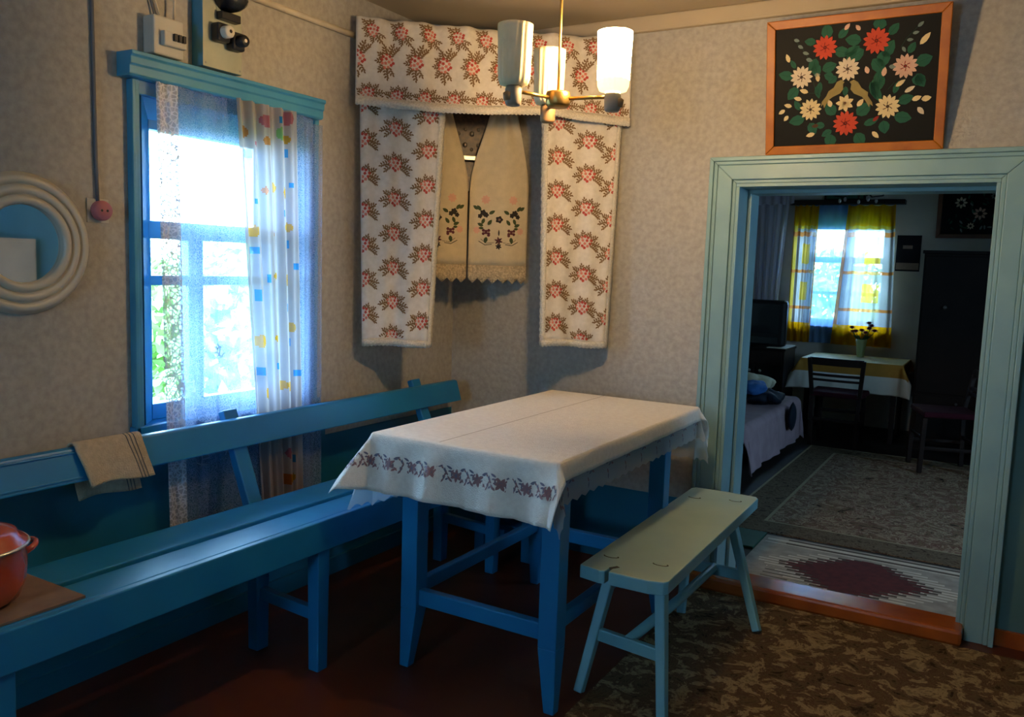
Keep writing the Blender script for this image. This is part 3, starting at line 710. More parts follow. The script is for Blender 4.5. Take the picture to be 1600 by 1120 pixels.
# ------------------------------------------------------------------ window curtains
def curtain_surf(x, ya, yb, ya2, yb2, z0, z1, amp, n, ph=0, amp2=None):
    amp2 = amp if amp2 is None else amp2
    def s(u, v):
        y = (ya+(yb-ya)*u)*(1-v)+(ya2+(yb2-ya2)*u)*v; A = amp+(amp2-amp)*v
        return Vector((x+A*sin(2*PI*n*u+ph+.6*sin(5*u))+A*.4*sin(2*PI*n*2.3*u+v*1.5), y, z0+(z1-z0)*v))
    return s
def curtains():
    t = thing('lace_curtain', (-2.35, 2.1, .15), 'sheer white lace curtain hanging across the left window', 'curtain')
    s = curtain_surf(-2.352, 1.828, 2.46, 1.856, 2.475, 1.862, .16, .007, 6)
    b = MB(); b.open_ = True; b.grid(s, 110, 6); b.build('net', 'lace_net', t)
    s2 = curtain_surf(-2.348, 1.758, 1.836, 1.795, 1.865, 1.862, .16, .006, 1.5)
    b = MB(); b.open_ = True; b.grid(s2, 24, 6); b.build('lace_edge', 'lace_dense', t)
    s3 = curtain_surf(-2.345, 2.40, 2.50, 2.41, 2.51, 1.84, .16, .006, 1.6)
    b = MB(); b.open_ = True; b.grid(s3, 24, 6); b.build('lace_edge', 'lace_net', t)
    def sm(u, v): p = s(.02+u*.8, .40+.57*v); p.x += .004; return p
    for k in range(26):           # woven flower motifs of the net
        u0, v0 = random.uniform(.02, .9), random.uniform(.18, .92); w_, h_ = random.uniform(.03, .07), random.uniform(.02, .04)
        b = MB(); b.open_ = True; b.add([sm(u0+w_*cos(a*PI/4), v0+h_*sin(a*PI/4)) for a in range(8)], [tuple(range(8))]); b.build('woven_motif', 'lace_motif', t)
    # dotted cotton curtain
    t = thing('dotted_curtain', (-2.32, 2.25, .3), 'white cotton curtain with yellow and blue balloon dots on the left window', 'curtain')
    ya, yb, ya2, yb2, z0, z1 = 2.045, 2.325, 2.165, 2.37, 1.862, .30
    s = curtain_surf(-2.318, ya, yb, ya2, yb2, z0, z1, .013, 4.5, .5, .016)
    H_ = z0-z1
    dots = [('orange', .13, .065, .014, .02), ('pink', .47, .03, .02, .02), ('blue', .72, .02, .012, .014), ('pink', .86, .01, .02, .022), ('orange', .46, .08, .012, .014), ('yellow', .83, .065, .015, .016), ('green', .70, .055, .010, .02),
            ('blue', .15, .12, .013, .016), ('blue', .85, .10, .006, .016), ('pink', .3, .09, .008, .008), ('yellow', .58, .195, .016, .016), ('yellow', .76, .205, .015, .017), ('blue', .90, .185, .007, .010), ('orange', .42, .205, .009, .012),
            ('blue', .73, .26, .010, .014), ('blue', .22, .235, .006, .012), ('yellow', .17, .31, .016, .019), ('yellow', .83, .295, .017, .016), ('orange', .55, .315, .010, .016), ('blue', .84, .34, .008, .016), ('blue', .17, .36, .014, .014),
            ('yellow', .55, .425, .018, .016), ('yellow', .78, .435, .017, .018), ('blue', .93, .40, .010, .012), ('blue', .42, .43, .008, .016), ('blue', .20, .475, .008, .02), ('blue', .56, .47, .009, .018), ('blue', .74, .51, .008, .018),
            ('yellow', .85, .565, .016, .017), ('yellow', .22, .595, .018, .022), ('yellow', .53, .59, .016, .018), ('blue', .82, .605, .012, .016), ('blue', .2, .675, .014, .016), ('blue', .5, .665, .010, .014), ('blue', .93, .69, .015, .012),
            ('yellow', .62, .72, .018, .016), ('yellow', .78, .725, .018, .018), ('yellow', .28, .735, .010, .018), ('orange', .55, .885, .017, .018), ('pink', .7, .91, .012, .02), ('orange', .66, .985, .018, .02), ('yellow', .8, .985, .018, .02), ('blue', .85, .93, .008, .016)]
    cols = {'yellow': 1, 'blue': 2, 'orange': 3, 'pink': 4, 'green': 5}
    b = MB(); b.open_ = True; nu, nv = 150, 260; b.add([s(i/nu, j/nv) for j in range(nv+1) for i in range(nu+1)], [])
    for j in range(nv):
        for i in range(nu):
            u, v = (i+.5)/nu, (j+.5)/nv; m_ = 0
            for c_, du, dq, ru, rz in dots:
                dv = (dq*.95+.01)*.93; x_, y_ = (u-du)*.26/(ru*1.1), (v-dv)*H_/(rz*1.1)
                if abs(x_) < 1.3 and abs(y_) < 1.3 and ((x_*x_+y_*y_ < 1) if c_ != 'blue' else max(abs(x_), abs(y_)) < .85): m_ = cols[c_]; break
            b.f.append([j*(nu+1)+i, j*(nu+1)+i+1, (j+1)*(nu+1)+i+1, (j+1)*(nu+1)+i]); b.smooth.append(True); b.mi.append(m_)
    b.build('cloth', ['curtain_cotton', 'dot_yellow', 'dot_blue', 'dot_orange', 'dot_pink', 'dot_green'], t)
curtains()

# ------------------------------------------------------------------ corner hangings
CA, CB = Vector((-2.385, 2.73, 0)), Vector((-1.50, 3.485, 0)); CD = (CB-CA); CL = CD.length; CDN = CD.normalized(); CN = Vector((CDN.y, -CDN.x, 0))
if CN.dot(Vector((0, 0, 0))-CA) < 0: CN = -CN
def sprig(d, x, y, s, rot=0, rng=random):
    c, q = cos(rot), sin(rot)
    T = lambda a, b: (x+s*(a*c-b*q), y-s*(a*q+b*c))          # y of cloth runs down
    A_ = lambda an: -(an+rot)
    def lf(a, b, an, l, wd, mi): p = T(a, b); d.leaf(p[0], p[1], A_(an), l*s, wd*s, mi)
    for deg, r0, r1, n, bend in ((172, .36, 1.0, 4, .35), (205, .34, .92, 3, .3), (138, .42, .86, 3, .1), (100, .42, .84, 2, 0), (68, .42, .80, 2, 0), (34, .42, .90, 3, -.1), (4, .36, 1.05, 4, -.35), (-26, .34, 1.15, 5, -.25)):
        an = math.radians(deg)
        for k in range(n):
            f = (k+.3)/n; r = r0+(r1-r0)*f; a2 = an+bend*f; px, py = r*cos(a2), .1+r*.72*sin(a2)
            l = .27*(1-.25*f); lf(px, py, a2+.8, l, .115, 2); lf(px, py, a2-.8, l, .115, 2)
        a2 = an+bend; lf(r1*cos(a2), .1+r1*.72*sin(a2), a2, .2, .11, 2)
    for k, (fx, fy) in enumerate(((0, .46), (-.2, .40), (.2, .40), (-.42, .22), (.42, .22), (-.14, .2), (.14, .2), (-.34, .0), (.34, .0), (0, .0), (-.16, -.16), (.18, -.16), (-.02, -.28))):
        p = T(fx, fy); d.flower(p[0], p[1], .115*s, 5, k % 2, k*.9, .8)
def hanging_panel(name, label, t0, t1, t0b, t1b, z0, z1, off, cols, inner):
    W_, H_ = (t1-t0)*CL, z0-z1
    def surf(a, b):        # metres across, metres down
        u, v = a/W_, b/H_; tt = (t0+(t1-t0)*u)*(1-v)+(t0b+(t1b-t0b)*u)*v
        p = CA+CDN*(tt*CL)+CN*(off+.012*sin(2*PI*1.3*u+1)*(.5+.5*v)+.006*sin(2*PI*3.1*u+v*2)+.02*v)
        edge = 1-min(u, 1-u, .08)/.08
        p -= CN*.012*edge; p.z = z0-H_*v+.004*sin(6*u); return p
    b = MB(); b.open_ = True; b.grid(lambda u, v: surf(u*W_, v*H_), 36, 30); o = b.build(name, 'cotton', solid=.0016)
    tag(o, label, 'curtain', None)
    d = Decal(surf, -.0022, (.004, W_-.02, .0, H_-.028))
    for (cu, phase) in cols:
        k = 0
        while True:
            y = .10+(k+phase)*.143; k += 1
            if y > H_-.01: break
            x = cu*W_; sprig(d, x, y, .066); d.cut('printed_sprig', ['print_red', 'print_pink', 'print_leaf'], o)
    # crocheted border along inner edge and hem
    bd = MB(); bd.open_ = True
    def strip(f, n):
        vs = []
        for i in range(n+1):
            (a0, b0), (a1, b1) = f(i/n); w_ = .0035*(1+(i % 2)); p, q = surf(a0, b0), surf(a1, b1)
            vs += [p+CN*.004, p+CN*.004+(q-p)*.5+CN*.003, q+(q-p).normalized()*w_+CN*.003]
        bd.add(vs, [(i*3+k, i*3+k+1, i*3+k+4, i*3+k+3) for i in range(n) for k in range(2)], 0, True)
    if inner == 'right': strip(lambda f: ((W_-.022, H_*f), (W_, H_*f)), 90)
    else: strip(lambda f: ((.022, H_*f), (0, H_*f)), 90)
    strip(lambda f: ((W_*f, H_-.026), (W_*f, H_)), 36)
    if inner == 'left': strip(lambda f: ((W_-.018, H_*f), (W_, H_*f)), 90)
    bd.build('crochet_border', 'cotton_lace', o, solid=.002)
def corner():
    hanging_panel('floral_curtain', 'white cotton panel with red sprigs hanging beside the window wall under the valance', .012, .325, .035, .285, 2.25, .975, .012, ((.03, .35), (.43, .0), (.83, .55)), 'right')
    hanging_panel('floral_curtain', 'white cotton panel with red sprigs hanging beside the painting wall under the valance', .672, .982, .695, .955, 2.25, .985, .012, ((.20, .55), (.60, .0), (.96, .35)), 'left')
    z0, z1 = 2.305, 1.962; H_ = z0-z1
    def vs(a, b):
        u, v = a/CL, b/H_
        p = CA+CDN*(a*.998+.001)+CN*(.030+.012*sin(2*PI*6*u)*(.35+.65*(1-v))+.008*sin(2*PI*13*u+1)*(1-v)+.02*v+.05*sin(PI*u)*v)
        p.z = z0-H_*v-.022*sin(PI*u)*(1-v)*.3-.018*v*abs(sin(PI*u*1.5))+.012*(1-v)*0
        return p
    b = MB(); b.open_ = True; b.grid(lambda u, v: vs(u*CL, v*H_), 110, 14); o = b.build('floral_valance', 'cotton', solid=.0016)
    tag(o, 'white cotton valance with red flower sprigs stretched across the corner', 'valance')
    d = Decal(vs, -.0022, (.004, CL-.004, .004, H_-.03))
    n = 10
    for k in range(n):
        x = CL*(k+.62)/n
        for a_, b_, s_, r_ in ((x, .045, .058, PI/2+.5), (x-.055, .165, .066, PI/2-.15), (x-.02, .305, .058, .35)):
            sprig(d, a_, b_, s_, r_); d.cut('printed_sprig', ['print_red', 'print_pink', 'print_leaf'], o)
    bd = MB(); bd.open_ = True; vv = []; N_ = 140
    for i in range(N_+1):
        a = CL*i/N_; vv += [vs(a, H_-.03)+CN*.004, vs(a, H_-.012)+CN*.006, vs(a, H_)+CN*.004-Vector((0, 0, .004*(1+i % 2)))]
    bd.add(vv, [(i*3+k, i*3+k+1, i*3+k+4, i*3+k+3) for i in range(N_) for k in range(2)], 0, True); bd.build('crochet_border', 'cotton_lace', o, solid=.002)
    o = MB().tube([CA+Vector((0, 0, 2.31)), (CA+CB)/2+CN*.0+Vector((0, 0, 2.30)), CB+Vector((0, 0, 2.31))], .003, 6).build('curtain_wire', 'steel'); tag(o, 'thin wire stretched across the corner holding the floral valance', 'wire')
    # icon in the corner
    ic = Vector((-2.21, 3.31, 0)); px = lambda a, n_, z: ic+CDN*a+CN*n_+Vector((0, 0, z))
    t = thing('corner_icon', (ic.x, ic.y, 1.80), 'dark ornate icon with a silver lower edge hung high in the corner', 'icon')
    def slab(a0, a1, n0, n1, z0_, z1_): return MB().hexa([px(a0, n0, z0_), px(a1, n0, z0_), px(a1, n1, z0_), px(a0, n1, z0_)], [px(a0, n0, z1_), px(a1, n0, z1_), px(a1, n1, z1_), px(a0, n1, z1_)])
    slab(-.16, .16, -.02, .02, 1.80, 2.18).build('panel', 'icon_dark', t, bevel=.004)
    slab(-.165, .165, -.02, .034, 1.80, 1.822).build('lower_edge', 'icon_silver', t, bevel=.003)
    slab(-.165, -.14, -.02, .03, 1.822, 2.18).build('side_edge', 'icon_silver', t, bevel=.003); slab(.14, .165, -.02, .03, 1.822, 2.18).build('side_edge', 'icon_silver', t, bevel=.003)
    for k in range(16):
        a_, z_ = -.105+.03*(k % 8), 1.85+.07*(k//8)+.02*(k % 2); MB().blob(px(a_, .021, z_), .009+.004*(k % 3 == 0), (1, 1, 1), 6).build('ornament', 'icon_silver', t)
    # dark slab beneath the icon, between the towel ends
    slab(-.07, .07, -.03, .03, 1.66, 1.795).build('dark_slab', 'icon_dark', t, bevel=.004)
    # embroidered towel with two ends
    t = thing('embroidered_towel', (ic.x, ic.y, 1.25), 'cream embroidered ritual towel with lace ends draped over the corner icon', 'towel')
    def end(sg):
        zt, zb = 2.14, 1.325; H = zt-zb
        ci = {1: .147, -1: -.135}[sg]
        def s(a, b):
            v = b/H; f = min(1, v/.58); f = f*f*(3-2*f); hw = .045+(.137-.045)*f
            cx = ci-sg*.0*(1-f)+sg*.012*(1-f)
            u = a/.137
            p = px(cx+hw*u, .055+.012*sin(u*9*(1-.6*f)+.6)*(1-.5*f)+.012*f*sin(u*3+1), zt-b); return p
        b = MB(); b.open_ = True; b.grid(lambda u, v: s((u*2-1)*.137, v*H), 24, 24); c_ = b.build('cloth', 'towel_linen', t, solid=.0016)
        d = Decal(s, -.0022); y0 = H-.085
        for q in (-1, 1):
            d.flower(q*.062, y0-.215, .022, 8, 2, .2, .6); d.flower(q*.1, y0-.075, .018, 8, 2, .5, .6)
            for (x, y, r) in ((.072, .155, .016), (.058, .145, .013), (.086, .14, .012)): d.flower(q*x, y0-y, r, 5, 0)
            for (x, y, an) in ((.082, .165, .9), (.045, .15, 2.6), (.095, .17, .6), (.066, .13, -1.2), (.05, .1, 2.2), (.07, .095, .4)): d.leaf(q*x, y0-y, -an if q > 0 else an+PI, .03, .016, 1)
            for k in range(7): d.disc(q*(.045+.012*(k % 3)), y0-.075+.011*(k//3)+.004*(k % 2), .0075, 6, 3)
            d.leaf(q*.055, y0-.045, -PI/2-q*.2+PI, .03, .018, 1); d.leaf(q*.068, y0-.085, 0 if q > 0 else PI, .024, .012, 1)
            d.line([(q*.03, y0-.012), (q*.06, y0-.008), (q*.09, y0-.025)], .003, 0); d.line([(q*.02, y0-.02), (q*.055, y0-.016), (q*.08, y0-.035)], .002, 0)
            d.leaf(q*.01, y0-.02, -PI/2-q*.7, .026, .007, 0)
        d.flower(0, y0-.125, .018, 5, 0); d.disc(0, y0-.125, .005, 6, 2); d.flower(0, y0-.028, .02, 6, 3, .3, .4); d.flower(0, y0-.002, .015, 6, 0, .3, .5)
        d.leaf(0, y0-.05, -PI/2, .03, .007, 0)
        d.build('embroidery', ['thread_black', 'thread_green', 'thread_pink', 'thread_wine'], c_)
        # zigzag lace end
        L_ = MB(); L_.open_ = True; n = 36; vs_ = []
        for i in range(n+1):
            a = -.137+.274*i/n; zig = .022*abs(((i/n*6) % 1)*2-1)
            p = s(a, H); vs_ += [p, p-Vector((0, 0, .05))+CN*.002, p-Vector((0, 0, .062+.022-zig))+CN*.002]
        L_.add(vs_, [(i*3+k, i*3+k+1, i*3+k+4, i*3+k+3) for i in range(n) for k in range(2)], 0, True); L_.build('lace_end', 'towel_lace', c_, solid=.0016)
    end(1); end(-1)
    b = MB(); b.open_ = True   # band over the top of the icon
    b.grid(lambda u, v: px(-.135+.28*u, .055-.02*sin(PI*u)+.0*v, 2.135+.05*sin(PI*u)+.05*v), 20, 4); b.build('band', 'towel_linen', t, solid=.0016)
corner()
#__PART3__
# ------------------------------------------------------------------ chandelier
def chandelier():
    c = Vector((-1.202, 2.274, 1.823)); t = thing('chandelier', (c.x, c.y, 1.74), 'three-arm brass chandelier with cream glass cylinder shades, one lit', 'chandelier')
    MB().tube([c+Vector((0, 0, .01)), (c.x, c.y, ZC)], .0045, 8).build('rod', 'brass', t)
    MB().lathe([(0, .02), (.034, .02), (.036, .014), (.036, -.016), (.030, -.024), (0, -.024)], c, 28).build('hub', 'brass', t)
    MB().lathe([(.035, 0), (.03, -.018), (.012, -.03), (0, -.03)], (c.x, c.y, ZC), 20).build('ceiling_cup', 'brass', t)
    r = Vector((.863, .505, 0)); f = Vector((-.505, .863, 0)); a = .167
    for k, th in enumerate((-22, 98, 218)):
        th = math.radians(th); d = r*cos(th)+f*sin(th); p = c+d*a
        arm = MB().tube([c+d*.03, c+d*(a-.015)], .0055, 8).build('arm', 'brass', t)
        so = MB().lathe([(0, -.042), (.019, -.042), (.023, -.036), (.024, .004), (.020, .012), (0, .012)], p, 20).build('socket', 'lamp_grey' if k != 1 else 'lamp_wood', t)
        MB().lathe([(.0, -.0), (.012, 0), (.014, .02), (0, .03)], p+d*.02+Vector((0, 0, -.03)), 10).build('finial', 'lamp_wood', so)
        lit = k == 0; z0, H = .012, .168
        pr = [(.022, z0), (.040, z0+.004), (.0445, z0+.018), (.0455, z0+.035), (.049, z0+H-.01), (.0505, z0+H), (.047, z0+H), (.0455, z0+H-.02), (.042, z0+.03), (.02, z0+.008)]
        n = 96; b = MB(); b.lathe(pr, p, n)
        for i, v in enumerate(b.v):       # pressed vertical pleats
            q, kk = divmod(i, n)
            if 2 <= q <= 4: 
                w_ = 1+.035*sin(kk*2*PI*17/n+1.2*sin(v.z*26+kk*.12)); v.x = p.x+(v.x-p.x)*w_; v.y = p.y+(v.y-p.y)*w_
        sh = b.build('glass_shade', ['lit_glass', 'lit_glass_base'] if lit else 'shade_glass', t)
        if lit:
            for pl in sh.data.polygons:
                if pl.index < n*3: pl.material_index = 1
            sh['label'] = 'glowing lit glass shade'
chandelier()

# ------------------------------------------------------------------ paintings
def picture(name, label, P, W_, H_, fw, frame, art, bevel=.003):
    """P(a,b,n): metres right, metres down, metres towards the room"""
    t = thing(name, P(W_/2, H_, 0), label, 'painting')
    def piece(poly): return MB().prism(poly, lambda a, b: P(a, b, 0), lambda a, b: P(a, b, .022))
    for poly in ([(0, 0), (W_, 0), (W_-fw, fw), (fw, fw)], [(0, H_), (fw, H_-fw), (W_-fw, H_-fw), (W_, H_)], [(0, 0), (fw, fw), (fw, H_-fw), (0, H_)], [(W_, 0), (W_, H_), (W_-fw, H_-fw), (W_-fw, fw)]):
        piece(poly).build('frame_bar', frame, t, bevel=bevel)
    cv = MB().prism([(fw-.004, fw-.004), (W_-fw+.004, fw-.004), (W_-fw+.004, H_-fw+.004), (fw-.004, H_-fw+.004)], lambda a, b: P(a, b, .002), lambda a, b: P(a, b, .010)).build('canvas', 'canvas_black', t)
    art(cv, lambda a, b: P(a, b, .010), fw, W_-2*fw, H_-2*fw)
PC = ['paint_leaf', 'paint_leaf_dark', 'petal_red', 'petal_red_dark', 'petal_white', 'petal_pink', 'petal_cream', 'paint_bird', 'paint_grey', 'paint_brown']
def main_art(cv, S, fw, iw, ih):
    def m(x, y):                        # sketch units -> metres on canvas
        u = (x-105)/1100; vt, vb = 215-130*u, 1020-50*u; return fw+u*iw, fw+(y-vt)/(vb-vt)*ih
    k = ih/820
    layers = [Decal(S, -.0008-.0006*i) for i in range(5)]
    def lf(x, y, an, l, w_, mi, ly=0): a, b = m(x, y); layers[ly].leaf(a, b, math.radians(an), l*k, w_*k, mi)
    def rose(x, y, r, c, cd, tilt=0):
        a, b = m(x, y); r *= k*1.02
        for q in range(13): layers[2].leaf(a+cos(q*.483)*r*.35, b+sin(q*.483)*r*.35, q*.483, r*.68, r*.36, c)
        for q in range(9): layers[3].leaf(a+cos(q*.7)*r*.12, b+sin(q*.7)*r*.12, q*.7+.3, r*.52, r*.27, c)
        for q in range(6): layers[4].line([(a+cos(q*1.05+.2)*r*.18, b+sin(q*1.05+.2)*r*.18), (a+cos(q*1.05+.5)*r*.42, b+sin(q*1.05+.5)*r*.42)], r*.07, cd)
        layers[4].disc(a, b, r*.10, 7, cd)
        g = MB(); g.open_ = True
        for ly in layers[2:]:
            g.add(ly.v, ly.f); g.mi[-len(ly.f):] = ly.mi; ly.v, ly.f, ly.mi, ly.smooth = [], [], [], []
        g.build('painted_flower', PC, cv)
    leaves = [(470, 265, -95, 90, 80), (545, 260, -45, 80, 55), (390, 290, 190, 70, 55), (520, 345, 15, 95, 75), (395, 400, 110, 90, 75), (440, 480, -20, 90, 75), (380, 430, 70, 90, 70), (700, 275, 190, 95, 80), (720, 335, 150, 120, 90),
              (590, 380, -30, 100, 60), (810, 200, -80, 70, 90), (880, 235, -50, 80, 60), (860, 340, 100, 100, 90), (850, 390, -60, 110, 80), (780, 400, 50, 110, 85), (520, 530, 200, 60, 60), (540, 520, 140, 60, 55), (235, 530, 195, 95, 70), (270, 600, 130, 95, 75),
              (1060, 430, -20, 95, 85), (1070, 500, 60, 90, 70), (1040, 540, 10, 80, 70), (830, 480, 100, 100, 60), (770, 560, 60, 140, 65), (790, 540, 80, 120, 60), (860, 520, 110, 90, 45), (325, 820, 170, 100, 75), (360, 850, 60, 80, 70), (290, 760, -120, 70, 45),
              (960, 700, -20, 90, 70), (940, 800, 10, 100, 80), (870, 830, 80, 80, 75), (540, 790, -130, 90, 80), (690, 790, -40, 100, 90), (520, 900, 150, 70, 50), (520, 930, 100, 80, 85), (690, 920, 60, 90, 85), (470, 870, 190, 60, 50), (740, 860, -20, 90, 50),
              (430, 560, 100, 90, 45), (605, 590, 90, 60, 40), (400, 590, 75, 80, 40), (1010, 360, -60, 70, 50), (250, 470, -120, 60, 35), (930, 640, -70, 80, 40)]
    for i, (x, y, an, l, w_) in enumerate(leaves):
        lf(x, y, an, l*1.15, w_, 0, 0); a, b = m(x, y); q = math.radians(an)
        layers[0].lift = -.0013; layers[0].line([(a, b), (a+cos(q)*l*k, b+sin(q)*l*k)], .0012, 1); layers[0].lift = -.0008; layers[0].cut('painted_leaf', PC, cv)
    buds = [(205, 430, -110, 60, 30, 6), (585, 205, -50, 50, 28, 5), (690, 205, -130, 45, 28, 5), (1080, 300, -50, 90, 38, 6), (755, 500, -110, 50, 32, 5), (855, 520, -80, 60, 34, 5), (415, 560, -100, 60, 30, 6), (345, 635, 200, 60, 32, 6), (300, 685, 195, 55, 30, 6), (230, 735, 195, 55, 30, 6),
            (180, 760, 150, 50, 30, 6), (205, 800, 130, 45, 30, 6), (940, 590, -35, 70, 30, 6), (1000, 630, -30, 70, 30, 4), (1050, 685, -20, 60, 35, 6), (1110, 680, -10, 60, 40, 6), (1090, 735, 50, 60, 34, 4), (400, 925, 165, 60, 32, 6), (800, 910, 45, 60, 32, 6), (510, 735, -110, 50, 34, 6), (690, 730, -50, 60, 34, 6),
            (800, 835, -40, 50, 24, 3), (425, 865, 170, 45, 28, 9), (235, 275, 20, 40, 24, 8), (265, 315, 30, 40, 24, 8), (300, 360, 20, 45, 24, 8), (325, 405, 20, 45, 28, 8), (1060, 180, -40, 45, 24, 8), (1030, 225, -10, 40, 22, 8), (995, 270, 0, 40, 22, 8), (970, 315, 60, 40, 22, 8), (890, 450, 10, 45, 30, 8), (385, 515, 0, 40, 28, 8)]
    for x, y, an, l, w_, c in buds: lf(x, y, an, l*1.05, w_, c, 2); layers[2].cut('painted_bud', PC, cv)
    for pts in (((240, 280), (300, 340), (340, 400)), ((1060, 180), (990, 260), (960, 320)), ((380, 560), (400, 640), (440, 660)), ((890, 610), (930, 560)), ((1000, 640), (960, 690)), ((350, 640), (420, 640))):
        layers[1].line([m(*p) for p in pts], .0016, 1); layers[1].cut('painted_stem', PC, cv)
    for x, y, r, c, cd in ((455, 325, 80, 2, 3), (800, 275, 85, 2, 3), (295, 530, 76, 4, 9), (615, 470, 78, 4, 9), (995, 448, 78, 5, 3), (365, 755, 74, 6, 9), (895, 730, 78, 6, 9), (615, 850, 84, 2, 3)): rose(x, y, r, c, cd)
    a, b = m(605, 708)
    for q in range(7): layers[3].leaf(a, b, q*PI*2/7-.4, 62*k, 34*k, 6)
    layers[3].lift *= 1.3; layers[3].disc(a, b, 9*k, 8, 9); layers[3].cut('painted_flower', PC, cv)
    for pts in ([(545, 560), (575, 545), (598, 560), (588, 575), (590, 610), (570, 640), (520, 665), (490, 690), (462, 745), (455, 715), (440, 735), (445, 700), (475, 660), (490, 625), (525, 600)], [(690, 560), (660, 543), (633, 558), (645, 575), (640, 610), (665, 640), (720, 662), (745, 690), (772, 735), (775, 712), (797, 728), (790, 700), (760, 655), (760, 630), (715, 600)]):
        layers[3].poly([m(*p) for p in pts], 7); layers[3].cut('painted_bird', PC, cv)
def dark_art(cv, S, fw, iw, ih):
    d = Decal(S, -.0012); rr = random.Random(5)
    for (u, v, r, c) in ((.3, .15, .05, 4), (.22, .42, .05, 4), (.45, .62, .055, 5), (.72, .55, .05, 5), (.75, .25, .05, 4), (.6, .3, .03, 8), (.35, .85, .03, 4), (.85, .7, .04, 4)):
        for q in range(8): d.leaf(fw+u*iw+cos(q*.78)*r*.3, fw+v*ih+sin(q*.78)*r*.3, q*.78, r*.7, r*.4, c)
        d.cut('painted_flower', PC, cv)
    d2 = Decal(S, -.0007)
    for _ in range(60): d2.leaf(fw+rr.uniform(.08, .92)*iw, fw+rr.uniform(.08, .92)*ih, rr.uniform(0, 6), .04, .016, rr.choice((0, 0, 1, 8))); d2.cut('painted_leaf', PC, cv)
def lean(x0, x1, zb, zt, yb, yt):
    up = Vector((0, yt-yb, zt-zb)); H = up.length; up.normalize(); n = Vector((0, -up.z, up.y)) ; n = n if n.y < 0 else -n
    return (lambda a, b, q: Vector((x0+a, yb, zb))+up*(H-b)+n*q), x1-x0, H
P_, W_, H_ = lean(-.890, -.253, 1.803, 2.292, YB-.004, YB-.105)
picture('flower_painting', 'painting of red and cream flowers with two birds on black in an orange wooden frame', P_, W_, H_, .033, 'frame_wood', main_art)
P_, W_, H_ = lean(-.605, .12, 1.69, 2.22, YW-.004, YW-.06)
picture('flower_painting', 'dim flower painting in a dark wooden frame above the black wardrobe', P_, W_, H_, .036, 'dark_frame_wood', dark_art)

# ------------------------------------------------------------------ far room furnishings
def far_rug():
    t = thing('patterned_rug', (-.3, 5.8, ZF), 'large brown patterned rug on the floor of the room beyond the doorway', 'rug')
    x0, x1, y0, y1 = -1.29, 1.2, 4.50, 7.07
    B((x0, y0, ZF), (x1, y1, ZF+.004)).build('pile', 'far_carpet', t)
    MB().box((x0, y0, ZF+.004), (x0+.21, y1, ZF+.0047)).box((x0+.21, y0, ZF+.004), (x1, y0+.2, ZF+.0047)).box((x0+.21, y1-.2, ZF+.004), (x1, y1, ZF+.0047)).build('border', 'far_carpet_border', t)
    MB().box((x0+.21, y0+.2, ZF+.0047), (x0+.228, y1-.2, ZF+.0054)).box((x0+.228, y0+.2, ZF+.0047), (x1, y0+.215, ZF+.0054)).box((x0+.228, y1-.215, ZF+.0047), (x1, y1-.2, ZF+.0054)).box((x0, y0, ZF+.0047), (x0+.015, y1, ZF+.0054)).box((x0, y1-.02, ZF+.0047), (x1, y1, ZF+.0054)).build('border_line', 'carpet_line', t)
far_rug()
def runner():
    t = thing('woven_runner', (-.45, 4.1, ZF), 'grey woven runner with a dark red stepped diamond just inside the doorway', 'runner rug')
    x0, x1, y0, y1 = -1.0, .35, 3.72, 4.45; z = ZF+.006
    B((x0, y0, ZF), (x1, y1, z)).build('weave', 'runner_wool', t)
    cx, cy, n, hy = -.50, 4.05, 29, .25
    wh, da, ma = MB(), MB(), MB()
    for i in range(n):
        f = (i+.5)/n*2-1; ya = cy-hy+2*hy*i/n; yb2 = ya+2*hy/n; hw = .25*(1-abs(f))+.015+(.05 if i % 2 else 0)+.02*random.random(); sh = .02*f
        wh.box((cx+sh-hw-.05-(.08 if i % 2 else 0), ya, z), (cx+sh+hw+.05+(.09 if i % 2 else 0), yb2, z+.0008)); da.box((cx+sh-hw-.035, ya, z+.0008), (cx+sh+hw+.035, yb2, z+.0014))
        ma.box((cx+sh-hw, ya, z+.0014), (cx+sh+hw, yb2, z+.002))
    wh.build('white_steps', 'runner_white', t); da.build('dark_outline', 'runner_dark', t); ma.build('red_diamond', 'runner_maroon', t)
    e = MB()
    for k in range(2): e.box((x0+.12, y1-.10+.06*k, z), (x1, y1-.085+.06*k, z+.001), 0)
    for k in range(5): e.box((x0+.12, y0+.06+.045*k, z), (x0+.28+.05*(k % 3), y0+.066+.045*k, z+.001), 0)
    e.build('woven_stripe', 'runner_dark', t)
    MB().box((x0+.02, y1-.12, z), (x1, y1-.11, z+.001)).box((x0+.02, y1-.075, z), (x1, y1-.05, z+.001)).build('pale_stripe', 'runner_white', t)
    tag(B((-1.30, 4.18, ZF), (-1.005, 4.47, ZF+.012)).build('green_mat', 'dark_green', bevel=.003), 'small dark green mat beside the end of the woven runner', 'mat')
runner()

